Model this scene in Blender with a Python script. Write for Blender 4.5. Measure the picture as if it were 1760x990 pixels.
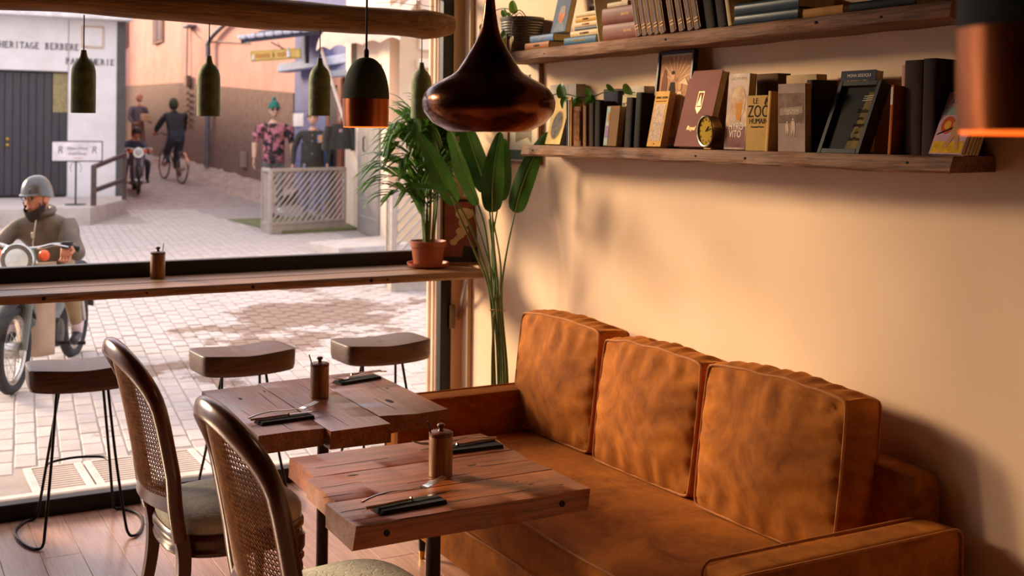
import bpy, bmesh, math, random
from mathutils import Vector, Matrix, Euler, noise as mnoise
for o in list(bpy.data.objects): bpy.data.objects.remove(o, do_unlink=True)
scene = bpy.context.scene
C = scene.collection
R = math.radians
PI = math.pi
random.seed(7)

# ------------------------------------------------------------------ camera
cam_d = bpy.data.cameras.new('camera'); cam = bpy.data.objects.new('camera', cam_d); C.objects.link(cam)
YAW, ROLL, EYE = R(28.76), R(0.58), 1.68
_f = Vector((math.sin(YAW), math.cos(YAW), 0)); _r0 = Vector((math.cos(YAW), -math.sin(YAW), 0)); _u0 = Vector((0, 0, 1))
_r = _r0*math.cos(ROLL) + _u0*math.sin(ROLL); _u = -_r0*math.sin(ROLL) + _u0*math.cos(ROLL)
cam.matrix_world = Matrix(((_r.x, _u.x, -_f.x, 0), (_r.y, _u.y, -_f.y, 0), (_r.z, _u.z, -_f.z, EYE), (0, 0, 0, 1)))
cam_d.sensor_fit = 'HORIZONTAL'; cam_d.sensor_width = 36; cam_d.lens = 41.216; cam_d.shift_y = -0.1506
cam_d.clip_start = 0.05; cam_d.clip_end = 300
cam_d.dof.use_dof = True; cam_d.dof.focus_distance = 3.4; cam_d.dof.aperture_fstop = 4.5
scene.camera = cam

# ------------------------------------------------------------------ world, sun, exposure
w = bpy.data.worlds.new('sky'); scene.world = w; w.use_nodes = True
bg = w.node_tree.nodes['Background']; bg.inputs[0].default_value = (0.92, 0.88, 0.97, 1); bg.inputs[1].default_value = 1.9
sd = bpy.data.lights.new('sun', 'SUN'); sd.energy = 6.7; sd.angle = R(15); sd.color = (1.0, 0.74, 0.47)
sun = bpy.data.objects.new('sun', sd); C.objects.link(sun)
sun.rotation_euler = Vector((-0.56, 0.785, 0.33)).to_track_quat('Z', 'Y').to_euler()
scene.view_settings.view_transform = 'Standard'; scene.view_settings.look = 'None'
scene.view_settings.exposure = 0.16; scene.view_settings.gamma = 1.0; scene.view_settings.use_curve_mapping = False

# ------------------------------------------------------------------ helpers: colour and materials
def lin(c):
    if isinstance(c, str):
        c = [int(c[i:i+2], 16)/255 for i in (0, 2, 4)]
    return tuple((x/12.92 if x <= .04045 else ((x+.055)/1.055)**2.4) for x in c) + (1,)
MATS = {}
def mat(name, col, rough=.6, metal=0., col2=None, scale=8., stretch=(1, 1, 1), detail=5, bump=0., bscale=None, sheen=0., coat=0., rnd=0., contrast=.5, spec=.5, emit=None, estr=0., trans=0., sub=0.):
    """procedural material: two colours mixed by object-space noise, optional bump and per-object value shift"""
    if name in MATS: return MATS[name]
    if 'print' in name or '_ink' in name: spec = .08; rough = max(rough, .75)
    m = bpy.data.materials.new(name); m.use_nodes = True; nt = m.node_tree; N = nt.nodes; L = nt.links
    b = N['Principled BSDF']; b.inputs['Roughness'].default_value = rough; b.inputs['Metallic'].default_value = metal
    b.inputs['Specular IOR Level'].default_value = spec
    b.inputs['Sheen Weight'].default_value = sheen; b.inputs['Coat Weight'].default_value = coat
    if sheen: b.inputs['Sheen Roughness'].default_value = .4; b.inputs['Sheen Tint'].default_value = lin(col2 or col)
    b.inputs['Coat Roughness'].default_value = .25
    c1 = lin(col); c2 = lin(col2) if col2 else tuple(x*.72 for x in c1[:3]) + (1,)
    tc = N.new('ShaderNodeTexCoord'); mp = N.new('ShaderNodeMapping'); mp.inputs['Scale'].default_value = stretch
    nz = N.new('ShaderNodeTexNoise'); nz.inputs['Scale'].default_value = scale; nz.inputs['Detail'].default_value = detail; nz.inputs['Roughness'].default_value = .6
    L.new(tc.outputs['Object'], mp.inputs['Vector']); L.new(mp.outputs['Vector'], nz.inputs['Vector'])
    rp = N.new('ShaderNodeValToRGB'); rp.color_ramp.elements[0].position = .5-contrast*.35; rp.color_ramp.elements[1].position = .5+contrast*.35
    rp.color_ramp.elements[0].color = c2; rp.color_ramp.elements[1].color = c1
    L.new(nz.outputs['Fac'], rp.inputs['Fac']); out = rp.outputs['Color']
    if rnd:
        oi = N.new('ShaderNodeObjectInfo'); hs = N.new('ShaderNodeHueSaturation'); mr = N.new('ShaderNodeMapRange')
        mr.inputs['To Min'].default_value = 1-rnd; mr.inputs['To Max'].default_value = 1+rnd
        L.new(oi.outputs['Random'], mr.inputs['Value']); L.new(mr.outputs['Result'], hs.inputs['Value']); L.new(out, hs.inputs['Color']); out = hs.outputs['Color']
        ad = N.new('ShaderNodeVectorMath'); ad.operation = 'ADD'; L.new(tc.outputs['Object'], ad.inputs[0]); sc = N.new('ShaderNodeMath'); sc.operation = 'MULTIPLY'; sc.inputs[1].default_value = 37.
        L.new(oi.outputs['Random'], sc.inputs[0]); L.new(sc.outputs[0], ad.inputs[1]); L.new(ad.outputs[0], mp.inputs['Vector'])
    L.new(out, b.inputs['Base Color'])
    if bump:
        bm = N.new('ShaderNodeBump'); bm.inputs['Strength'].default_value = bump; bm.inputs['Distance'].default_value = .01
        src = nz
        if bscale:
            src = N.new('ShaderNodeTexNoise'); src.inputs['Scale'].default_value = bscale; src.inputs['Detail'].default_value = 4; L.new(mp.outputs['Vector'], src.inputs['Vector'])
        L.new(src.outputs['Fac'], bm.inputs['Height']); L.new(bm.outputs['Normal'], b.inputs['Normal'])
    if emit: b.inputs['Emission Color'].default_value = lin(emit); b.inputs['Emission Strength'].default_value = estr
    if trans:
        tr = N.new('ShaderNodeBsdfTranslucent'); L.new(out, tr.inputs['Color']); mx = N.new('ShaderNodeMixShader'); mx.inputs[0].default_value = trans
        L.new(b.outputs[0], mx.inputs[1]); L.new(tr.outputs[0], mx.inputs[2]); L.new(mx.outputs[0], N['Material Output'].inputs['Surface'])
    MATS[name] = m
    return m
def glass_mat(name, refl=.06, tint=(1, 1, 1, 1), rough=0.):
    m = bpy.data.materials.new(name); m.use_nodes = True; nt = m.node_tree; N = nt.nodes; L = nt.links
    N.remove(N['Principled BSDF']); t = N.new('ShaderNodeBsdfTransparent'); t.inputs[0].default_value = tint
    g = N.new('ShaderNodeBsdfGlossy'); g.inputs['Roughness'].default_value = rough; mx = N.new('ShaderNodeMixShader')
    fr = N.new('ShaderNodeFresnel'); fr.inputs['IOR'].default_value = 1.3; L.new(fr.outputs[0], mx.inputs[0])
    L.new(t.outputs[0], mx.inputs[1]); L.new(g.outputs[0], mx.inputs[2]); L.new(mx.outputs[0], N['Material Output'].inputs['Surface'])
    return m
def wood(name, c1, c2, axis='X', rough=.5, scale=6., bump=.25, rnd=.12, coat=0., contrast=.8, grain=.5):
    if name in MATS: return MATS[name]
    s = {'X': (.22, 5, 5), 'Y': (5, .22, 5), 'Z': (5, 5, .22)}[axis]
    m = mat(name, c1, rough, col2=c2, scale=scale, stretch=s, detail=9, bump=bump, rnd=rnd, coat=coat, contrast=contrast)
    # a second layer of fine dark grain
    N = m.node_tree.nodes; L = m.node_tree.links; b = N['Principled BSDF']; src = b.inputs['Base Color'].links[0].from_socket; mp = [n for n in N if n.type == 'MAPPING'][0]
    n2 = N.new('ShaderNodeTexNoise'); n2.inputs['Scale'].default_value = scale*5.5; n2.inputs['Detail'].default_value = 6; n2.inputs['Distortion'].default_value = .6; L.new(mp.outputs[0], n2.inputs['Vector'])
    rp = N.new('ShaderNodeValToRGB'); rp.color_ramp.elements[0].position = .36; rp.color_ramp.elements[1].position = .56; rp.color_ramp.elements[0].color = (grain, grain*.92, grain*.86, 1); L.new(n2.outputs['Fac'], rp.inputs['Fac'])
    mx = N.new('ShaderNodeMix'); mx.data_type = 'RGBA'; mx.blend_type = 'MULTIPLY'; mx.inputs[0].default_value = 1.; L.new(src, mx.inputs[6]); L.new(rp.outputs['Color'], mx.inputs[7]); L.new(mx.outputs[2], b.inputs['Base Color'])
    return m

# ------------------------------------------------------------------ helpers: meshes
class MB:
    def __init__(s): s.v = []; s.f = []; s.m = []
    def add(s, vs, fs, mi=0, M=None):
        n = len(s.v)
        s.v += [tuple(M @ Vector(p)) for p in vs] if M is not None else [tuple(p) for p in vs]
        s.f += [tuple(i+n for i in f) for f in fs]; s.m += [mi]*len(fs); return s
    def box(s, c, d, bev=0., M=None, mi=0):
        hx, hy, hz = d[0]/2, d[1]/2, d[2]/2; b = min(bev, hx*.98, hy*.98, hz*.98)
        c = Vector(c)
        if b <= 0:
            vs = [c+Vector((sx*hx, sy*hy, sz*hz)) for sx in (-1, 1) for sy in (-1, 1) for sz in (-1, 1)]
            return s.add(vs, [(0, 1, 3, 2), (4, 6, 7, 5), (0, 4, 5, 1), (2, 3, 7, 6), (0, 2, 6, 4), (1, 5, 7, 3)], mi, M)
        vs = []; idx = {}
        for sx in (-1, 1):
            for sy in (-1, 1):
                for sz in (-1, 1):
                    for a in range(3):
                        p = [sx*(hx-b), sy*(hy-b), sz*(hz-b)]; p[a] = (sx*hx, sy*hy, sz*hz)[a]
                        idx[(sx, sy, sz, a)] = len(vs); vs.append(c+Vector(p))
        fs = []
        for a in range(3):
            o1, o2 = (a+1) % 3, (a+2) % 3
            for sg in (-1, 1):
                q = []
                for (p1, p2) in ((-1, -1), (1, -1), (1, 1), (-1, 1)):
                    k = [0, 0, 0]; k[a] = sg; k[o1] = p1; k[o2] = p2; q.append(idx[(*k, a)])
                fs.append(tuple(q) if sg > 0 else tuple(q[::-1]))
            for p1 in (-1, 1):
                for p2 in (-1, 1):
                    k0 = [0, 0, 0]; k1 = [0, 0, 0]; k0[a] = -1; k1[a] = 1; k0[o1] = k1[o1] = p1; k0[o2] = k1[o2] = p2
                    q = (idx[(*k0, o1)], idx[(*k1, o1)], idx[(*k1, o2)], idx[(*k0, o2)])
                    fs.append(q if p1*p2 < 0 else q[::-1])
        for sx in (-1, 1):
            for sy in (-1, 1):
                for sz in (-1, 1):
                    q = (idx[(sx, sy, sz, 0)], idx[(sx, sy, sz, 1)], idx[(sx, sy, sz, 2)])
                    fs.append(q if sx*sy*sz > 0 else q[::-1])
        return s.add(vs, fs, mi, M)
    def lathe(s, prof, n=24, c=(0, 0, 0), M=None, mi=0, a0=0., a1=2*PI, cap=True):
        c = Vector(c); full = abs(a1-a0-2*PI) < 1e-6; k = n if full else n+1; vs = []; fs = []
        for (r, z) in prof:
            for i in range(k):
                a = a0+(a1-a0)*i/n; vs.append(c+Vector((r*math.cos(a), r*math.sin(a), z)))
        for j in range(len(prof)-1):
            for i in range(n):
                i2 = (i+1) % k
                fs.append((j*k+i, j*k+i2, (j+1)*k+i2, (j+1)*k+i))
        if full and cap:
            if prof[0][0] > 1e-5: fs.append(tuple(range(k))[::-1])
            if prof[-1][0] > 1e-5: fs.append(tuple((len(prof)-1)*k+i for i in range(k)))
        return s.add(vs, fs, mi, M)
    def cyl(s, p, q, r, r2=None, n=10, mi=0): return s.tube([p, q], [r, r if r2 is None else r2], n, mi=mi)
    def tube(s, pts, r, n=8, closed=False, mi=0, M=None, cap=True, flat=1.):
        pts = [Vector(p) for p in pts]; K = len(pts); rs = r if isinstance(r, (list, tuple)) else [r]*K
        vs = []; fs = []; up = None
        for i, p in enumerate(pts):
            if closed: t = pts[(i+1) % K]-pts[i-1]
            else: t = pts[min(i+1, K-1)]-pts[max(i-1, 0)]
            t = t.normalized() if t.length > 1e-9 else Vector((0, 0, 1))
            if up is None:
                up = Vector((0, 0, 1)) if abs(t.z) < .9 else Vector((1, 0, 0))
            x = up - t*up.dot(t)
            if x.length < 1e-4: x = t.orthogonal()
            x.normalize(); y = t.cross(x); up = x
            for k in range(n):
                a = 2*PI*k/n+PI/n; vs.append(p+(x*math.cos(a)*flat+y*math.sin(a))*rs[i])
        for i in range(K if closed else K-1):
            j = (i+1) % K
            for k in range(n):
                k2 = (k+1) % n; fs.append((i*n+k, i*n+k2, j*n+k2, j*n+k))
        if not closed and cap: fs.append(tuple(range(n))[::-1]); fs.append(tuple((K-1)*n+k for k in range(n)))
        return s.add(vs, fs, mi, M)
    def sweep(s, prof, pts, ref, closed=False, mi=0, M=None, scales=None):
        """sweep a 2D profile (a along side, b along ref) along pts; ref is a vector or a list of vectors"""
        pts = [Vector(p) for p in pts]; K = len(pts); n = len(prof); vs = []; fs = []
        for i, p in enumerate(pts):
            t = (pts[(i+1) % K]-pts[i-1]) if closed else (pts[min(i+1, K-1)]-pts[max(i-1, 0)]); t.normalize()
            rf = Vector(ref[i] if isinstance(ref, list) else ref); rf = rf-t*rf.dot(t); rf.normalize(); sd_ = t.cross(rf)
            sc = scales[i] if scales else 1.
            vs += [p+sd_*a*sc+rf*b*sc for a, b in prof]
        for i in range(K if closed else K-1):
            j = (i+1) % K
            for k in range(n):
                k2 = (k+1) % n; fs.append((i*n+k, i*n+k2, j*n+k2, j*n+k))
        if not closed: fs.append(tuple(range(n))[::-1]); fs.append(tuple((K-1)*n+k for k in range(n)))
        return s.add(vs, fs, mi, M)
    def prism(s, poly, z0, z1, M=None, mi=0):
        n = len(poly); vs = [(x, y, z0) for x, y in poly]+[(x, y, z1) for x, y in poly]
        fs = [tuple(range(n))[::-1], tuple(range(n, 2*n))]+[(i, (i+1) % n, n+(i+1) % n, n+i) for i in range(n)]
        return s.add(vs, fs, mi, M)
    def grid(s, fn, nu, nv, mi=0, M=None, flip=False):
        vs = [fn(i/nu, j/nv) for j in range(nv+1) for i in range(nu+1)]
        fs = [(j*(nu+1)+i, j*(nu+1)+i+1, (j+1)*(nu+1)+i+1, (j+1)*(nu+1)+i) for j in range(nv) for i in range(nu)]
        if flip: fs = [f[::-1] for f in fs]
        return s.add(vs, fs, mi, M)
    def sphere(s, c, r, n=12, m=8, mi=0, M=None):
        r = Vector(r) if isinstance(r, (tuple, list)) else Vector((r, r, r)); c = Vector(c); vs = [c-Vector((0, 0, r.z))]; fs = []
        for j in range(1, m):
            a = -PI/2+PI*j/m
            for i in range(n): vs.append(c+Vector((r.x*math.cos(a)*math.cos(2*PI*i/n), r.y*math.cos(a)*math.sin(2*PI*i/n), r.z*math.sin(a))))
        vs.append(c+Vector((0, 0, r.z))); T = len(vs)-1
        for i in range(n): fs.append((0, 1+(i+1) % n, 1+i)); fs.append((T, T-n+i, T-n+(i+1) % n))
        for j in range(m-2):
            for i in range(n): fs.append((1+j*n+i, 1+j*n+(i+1) % n, 1+(j+1)*n+(i+1) % n, 1+(j+1)*n+i))
        return s.add(vs, fs, mi, M)
    def mesh(s, name, mats, smooth=None, fix=True):
        me = bpy.data.meshes.new(name); me.from_pydata(s.v, [], s.f); me.validate()
        for m_ in (mats if isinstance(mats, (list, tuple)) else [mats]): me.materials.append(m_)
        if any(s.m) and len(me.polygons) == len(s.m): me.polygons.foreach_set('material_index', s.m)
        if fix and len(s.f) < 60000:
            bm = bmesh.new(); bm.from_mesh(me); bmesh.ops.recalc_face_normals(bm, faces=bm.faces); bm.to_mesh(me); bm.free()
        if smooth is not None and smooth is not False:
            me.polygons.foreach_set('use_smooth', [True]*len(me.polygons)); me.set_sharp_from_angle(angle=R(smooth if smooth is not True else 35))
        return me
    def build(s, name, mats, parent=None, smooth=35, world=False, loc=None, rot=None, label=None):
        if world and parent is not None:
            d = parent.location; s.v = [(x-d.x, y-d.y, z-d.z) for x, y, z in s.v]
        o = bpy.data.objects.new(name, s.mesh(name, mats, smooth)); C.objects.link(o)
        if parent is not None: o.parent = parent
        if loc is not None: o.location = loc
        if rot is not None: o.rotation_euler = rot
        if label: o['label'] = label
        return o
def tag(o, label=None, cat=None, group=None, kind=None):
    if label: o['label'] = label
    if cat: o['category'] = cat
    if group: o['group'] = group
    if kind: o['kind'] = kind
    return o
def thing(name, label, cat, loc=(0, 0, 0), rot=(0, 0, 0), group=None):
    o = bpy.data.objects.new(name, None); o.empty_display_size = .05; C.objects.link(o); o.location = loc
    o.rotation_euler = rot if isinstance(rot, (tuple, list, Euler)) else (0, 0, rot)
    return tag(o, label, cat, group)
def copy_tree(o, parent=None):
    c = o.copy(); C.objects.link(c); c.parent = parent
    for ch in o.children: copy_tree(ch, c)
    return c
def struct(name, mb, mats, smooth=35): return tag(mb.build(name, mats, smooth=smooth), kind='structure')
def text(name, body, size, m, parent, loc, rot, ext=.0006, align='CENTER', sx=1., spacing=1., shear=0.):
    cu = bpy.data.curves.new(name, 'FONT'); cu.body = body; cu.size = size; cu.extrude = ext; cu.align_x = align; cu.align_y = 'CENTER'; cu.space_character = spacing; cu.shear = shear; cu.resolution_u = 3
    t = bpy.data.objects.new(name, cu); C.objects.link(t)
    me = bpy.data.meshes.new_from_object(t); bpy.data.objects.remove(t, do_unlink=True); bpy.data.curves.remove(cu)
    me.materials.clear(); me.materials.append(m)
    o = bpy.data.objects.new(name, me); C.objects.link(o); o.parent = parent; o.location = loc; o.rotation_euler = rot; o.scale = (sx, 1, 1)
    return o
def smooth_path(pts, n=6):
    """Catmull-Rom through the points"""
    P = [Vector(p) for p in pts]; out = []
    for i in range(len(P)-1):
        p0, p1, p2, p3 = P[max(i-1, 0)], P[i], P[i+1], P[min(i+2, len(P)-1)]
        for k in range(n):
            t = k/n; out.append(.5*((2*p1)+(p2-p0)*t+(2*p0-5*p1+4*p2-p3)*t*t+(3*p1-p0-3*p2+p3)*t**3))
    out.append(P[-1]); return out
def nz3(x, y, z, s=1.): return mnoise.noise(Vector((x*s, y*s, z*s)))

# ================================================================== materials
WALL = mat('cream_plaster', 'EACBAA', .85, col2='E2BF9A', scale=2.2, bump=.04, bscale=30, contrast=.9)
CEIL = mat('ceiling_paint', '4E3B2A', .9, col2='3E2E20', scale=2)  # unseen ceiling, made dark to hold down bounce light
BLACKM = mat('black_steel', '1B1917', .45, metal=.3, col2='12110F', scale=20, bump=.05)
RODM = mat('dark_rod_steel', '2A2724', .35, metal=.7, col2='1A1816', scale=30)
FLOORW = wood('floor_plank_wood', 'D6A88E', 'B4836A', 'Y', rough=.26, grain=.8, scale=4, bump=.06, rnd=.12, coat=.3)
BARW = wood('bar_wood', 'B98A60', '6A4426', 'X', rough=.42, scale=5, bump=.3, rnd=.1)
LOGW = wood('log_wood', 'A87C48', '5A3C1E', 'X', rough=.75, scale=7, bump=.6, rnd=0)
SHELFW = wood('shelf_wood', 'A4714A', '4A2B16', 'Y', rough=.75, scale=6, bump=.6, rnd=.08)
TABLEW = wood('table_wood_long', 'BE6C38', '7C3E1C', 'X', rough=.34, scale=5, bump=.25, rnd=.1, coat=.25)
TABLEW2 = wood('table_wood_cross', 'A86440', '6A381E', 'Y', rough=.34, scale=5, bump=.25, rnd=.1, coat=.25)
SEATW = wood('stool_seat_wood', '6E4C38', '38251C', 'X', rough=.42, scale=4, bump=.15, rnd=.06, coat=.05)
CHAIRW = wood('chair_walnut', '622E16', '3C1A0A', 'Z', rough=.28, scale=5, bump=.05, rnd=.04, coat=.5, grain=.75)
POTW = wood('jar_wood', 'A87338', '7A4A1F', 'Z', rough=.4, scale=5, bump=.08, rnd=.08)
COPPER = mat('bright_copper', 'D07A45', .28, metal=1., col2='A85A30', scale=14, stretch=(3, 3, .5), bump=.08)
DARKCOP = mat('dark_hammered_copper', '8A4C2A', .2, metal=1., col2='24140D', scale=7, bump=.3, bscale=14, contrast=.6)
GREENC = mat('mossy_green_glaze', '6E7A45', .7, col2='3A4422', scale=22, bump=.4, contrast=.8)
GREEND = mat('dark_green_glaze', '3F4A33', .75, col2='262B1E', scale=14, bump=.35, contrast=.8)
BLACKC = mat('black_cord', '141210', .6, scale=30)
BULB = mat('warm_bulb', 'FFD8A0', .4, emit='FFB060', estr=6.)

# ================================================================== the room
XW, YW, ZC = 2.685, 5.42, 3.30
struct('wall_right', MB().box((XW+.1, 1.3, ZC/2), (.2, 8.6, ZC)), WALL)
DARKW = mat('dark_unseen_wall', '4A3424', .7, col2='38261A', scale=4)  # unseen walls made dark to cut the bounced fill light
struct('wall_left', MB().box((-3.3, 1.2, ZC/2), (.2, 8.4, ZC)), DARKW)
struct('wall_back', MB().box((-.3, -3.1, ZC/2), (6.2, .2, ZC)), DARKW)
struct('ceiling', MB().box((-.3, 1.3, ZC+.1), (6.3, 8.7, .2)), CEIL)
mb = MB(); mb.box((XW-.02, YW+.06, ZC/2), (.07, .12, ZC)); mb.box((-3.1, YW+.06, ZC/2), (.2, .12, ZC)); mb.box((.13, YW+.06, ZC/2), (.40, .12, ZC)); mb.box((-.3, YW+.06, 3.155), (5.8, .12, .29))  # unseen pillar box left of view, added to shade the right wall's near end
struct('wall_front', mb, WALL)
# painted pipe running up the corner
struct('trim_1', MB().tube([(2.674, 5.305, 0), (2.674, 5.305, ZC)], .013, 12), mat('painted_pipe', 'CDAE82', .5, col2='C2A276', scale=6))
# outside reveal of the shop front, with its mouldings
mb = MB(); mb.box((2.75, 5.54, 1.7), (.35, .10, 3.6)); mb.box((2.570, 5.515, 1.7), (.012, .02, 3.6), .003); mb.box((2.568, 5.565, 1.7), (.016, .025, 3.6), .003)
struct('trim_2', mb, mat('reveal_paint', 'CDAE94', .7, col2='BF9E84', scale=4))
# floor: each plank its own piece
fl = struct('floor', MB().box((-.3, 1.2, -.06), (6.2, 8.5, .08)), mat('subfloor', '3A241A', .9))
pm = {}
for i in range(41):
    x = -3.2+.1465*(i+.5); y = -3.0-random.random()*1.6
    while y < 5.42:
        ln = random.choice((1.3, 1.7, 2.1)); y1 = min(y+ln, 5.42); y0 = max(y, -3.0)
        if y1-y0 > .05 and x < 2.7:
            if abs(y1-y0-ln) < 1e-6:
                if ln not in pm: pm[ln] = MB().box((0, 0, -.01), (.1448, ln-.0018, .02), .0007).mesh('plank', FLOORW)
                me = pm[ln]
            else: me = MB().box((0, 0, -.01), (.1448, y1-y0-.0018, .02), .0007).mesh('plank', FLOORW)
            o = bpy.data.objects.new('plank', me); C.objects.link(o); o.parent = fl; o.location = (x, (y0+y1)/2, random.uniform(-.0006, .0006))
        y += ln
# shop window
win = bpy.data.objects.new('window_1', None); C.objects.link(win); win.location = (.8, 5.45, 0); win['kind'] = 'structure'
def wpart(n, c, d, bev=.004, m=BLACKM): return MB().box(c, d, bev).build(n, m, win, world=True)
wpart('sill_rail', (-.2, 5.45, .01), (5.9, .06, .12)); wpart('middle_rail', (-.2, 5.45, 1.03), (5.66, .06, .11))
wpart('transom_rail', (-.2, 5.45, 2.395), (5.66, .05, .06)); wpart('head_rail', (-.2, 5.45, 2.99), (5.66, .06, .05))
wpart('post', (2.602, 5.45, 1.5), (.057, .05, 3.0)); wpart('post', (-.09, 5.45, 1.5), (.057, .05, 3.0)); wpart('post', (.345, 5.45, 1.5), (.04, .05, 3.0)); wpart('post', (-3.0, 5.45, 1.5), (.057, .05, 3.0))
GLASS = glass_mat('window_glass')
for x0, x1 in ((-2.97, -.11), (.36, 2.573)):
    for z0, z1 in ((.07, .975), (1.085, 2.365), (2.425, 2.965)):
        MB().add([(x0, 5.455, z0), (x1, 5.455, z0), (x1, 5.455, z1), (x0, 5.455, z1)], [(0, 1, 2, 3)]).build('pane', GLASS, win, smooth=None, world=True)

# ================================================================== rough planks
def plank(mb, axis, a0, a1, b0, b1, z0, z1, n=14, amp=.004, seed=0, ch=.008, endw=.006, mi=0):
    """a rough board running along axis ('X' or 'Y') from a0 to a1, b0..b1 across, z0..z1 high"""
    prof = [(b0+ch, z0), (b1-ch, z0), (b1, z0+ch), (b1, z1-ch), (b1-ch, z1), ((b0+b1)/2, z1), (b0+ch, z1), (b0, z1-ch), (b0, z0+ch)]
    vs = []; K = len(prof); fs = []
    for i in range(n+1):
        t = i/n; a = a0+(a1-a0)*t
        for k, (b, z) in enumerate(prof):
            db = amp*nz3(a*7+seed, k*1.7, seed*3.1); dz = amp*.6*nz3(a*6, k*2.3+seed, 5.5) if k not in (4, 5, 6) else amp*.15*nz3(a*9, k, seed)
            aa = a
            if i in (0, n): aa += endw*nz3(b*14+seed, z*20, i)*(1 if i else -1)
            sh = (1-.1*ch/max(b1-b0, .01)) if i in (0, n) else 1
            vs.append((aa, b+db, z+dz) if axis == 'X' else (b+db, aa, z+dz))
    for i in range(n):
        for k in range(K):
            k2 = (k+1) % K; fs.append((i*K+k, i*K+k2, (i+1)*K+k2, (i+1)*K+k))
    fs.append(tuple(range(K))[::-1]); fs.append(tuple(n*K+k for k in range(K)))
    return mb.add(vs, fs, mi)

# ------------------------------------------------------------------ window bar
bar = thing('window_bar', 'long rustic wooden bar counter running along the shop window', 'counter', (0, 5.2, .985))
mb = MB(); plank(mb, 'X', -2.9, 2.625, 5.0, 5.19, .984, 1.02, 60, .004, 1); mb.build('plank', BARW, bar, world=True)
mb = MB(); plank(mb, 'X', -2.9, 2.64, 5.194, 5.41, .984, 1.02, 60, .004, 2); mb.build('plank', BARW, bar, world=True)
KNOT = mat('dark_knot', '1C100A', .8, scale=30)
for x, s in ((1.47, .008), (2.02, .010), (2.10, .006), (.62, .009), (1.02, .005)):
    MB().lathe([(s*.4, 0), (s, .0005), (s*.6, .004), (.0001, .005)], 10, M=Matrix.Translation((x, 5.0005, 1.003)) @ Matrix.Rotation(PI/2, 4, 'X')).build('knot', KNOT, bar, world=True)
mb = MB(); mb.sweep([(-.012, -.002), (.012, -.002), (.012, .002), (-.012, .002)], [(2.60, 5.16, .984), (2.60, 5.19, .965), (2.66, 5.395, .76), (2.67, 5.415, .73)], (1, 0, 0)); mb.box((2.63, 5.41, .74), (.03, .008, .12))
mb.build('bracket', mat('grey_strap_steel', '8A7A66', .4, metal=.6, scale=20), bar, world=True)

# ------------------------------------------------------------------ log and its pendants
lg = thing('log_beam', 'long bark-stripped log hung on wires above the window bar', 'beam', (.5, 4.95, 2.12))
pts = []; rs = []
for i in range(70):
    t = i/69; x = -2.4+(2.388+2.4)*t
    zc = 2.195+.012*math.sin(x*1.9+.6)+(.02 if x < .6 else .02*max(0, (1.4-x)/.8))*1.0; r = .0715+.010*math.sin(x*1.3+2)+.012*max(0, min(1, (1.5-x)/1.2))
    pts.append((x, 4.95+.012*math.sin(x*1.4), zc)); rs.append(r)
rs[-1] = .045; rs[-2] = .062; rs[-3] = .069
mb = MB(); mb.tube(pts, rs, 22)
mb.v = [(x, y+(y-4.95)*.16*nz3(x*3, y*25, z*25), z+(z-2.2)*.16*nz3(x*3+9, y*25, z*25)) for x, y, z in mb.v]
mb.build('log', LOGW, lg, world=True)
for x in (2.21, .95, -.9): MB().tube([(x, 4.95, 2.25), (x, 4.95, 3.3)], .0016, 5).build('wire', mat('thin_wire', '9A9080', .4, metal=.8), lg, world=True)
mb = MB(); mb.tube(smooth_path([(2.0, 4.94, 2.262), (2.1, 4.95, 2.275), (2.2, 4.95, 2.268), (2.21, 4.95, 2.29), (2.24, 4.95, 2.27), (2.3, 4.95, 2.266)], 5), .0012, 5); mb.build('wire', MATS['thin_wire'], lg, world=True)

def bottle_pendant(x, y, zb, h, label):
    t = thing('bottle_pendant', label, 'pendant lamp', (x, y, zb), (0, 0, random.random()*6), 'green bottle-shaped pendant lamps under the log')
    k = h/.25; prof = [(.040, .002), (.0475, 0), (.0478, .03), (.0475, .150), (.046, .170), (.041, .190), (.031, .206), (.020, .216), (.0150, .224), (.0115, .240), (.0105, .2505), (.003, .2515)]
    prof = [(r, z*k) for r, z in prof]; inner = [(.036, .15*k), (.0405, .002)]
    MB().lathe(inner+prof[1:], 28).build('shade', GREENC, t)
    MB().tube([(0, 0, h-.003), (0, 0, 2.14-zb)], .0026, 8).build('cord', BLACKC, t)
    MB().sphere((0, 0, .07), (.016, .016, .022), 10, 6).build('bulb', mat('unlit_bulb', 'D8CDB8', .3), t)
bottle_pendant(.754, 4.95, 1.746, .252, 'green bottle pendant hanging in front of the white perfume shop')
bottle_pendant(1.256, 4.95, 1.741, .254, 'green bottle pendant hanging in front of the pink alley wall')
bottle_pendant(1.745, 4.95, 1.751, .254, 'green bottle pendant hanging just left of the copper-banded dome lamp')
bottle_pendant(2.237, 4.95, 1.746, .258, 'green bottle pendant above the potted palm, half behind the copper lamp')

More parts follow.
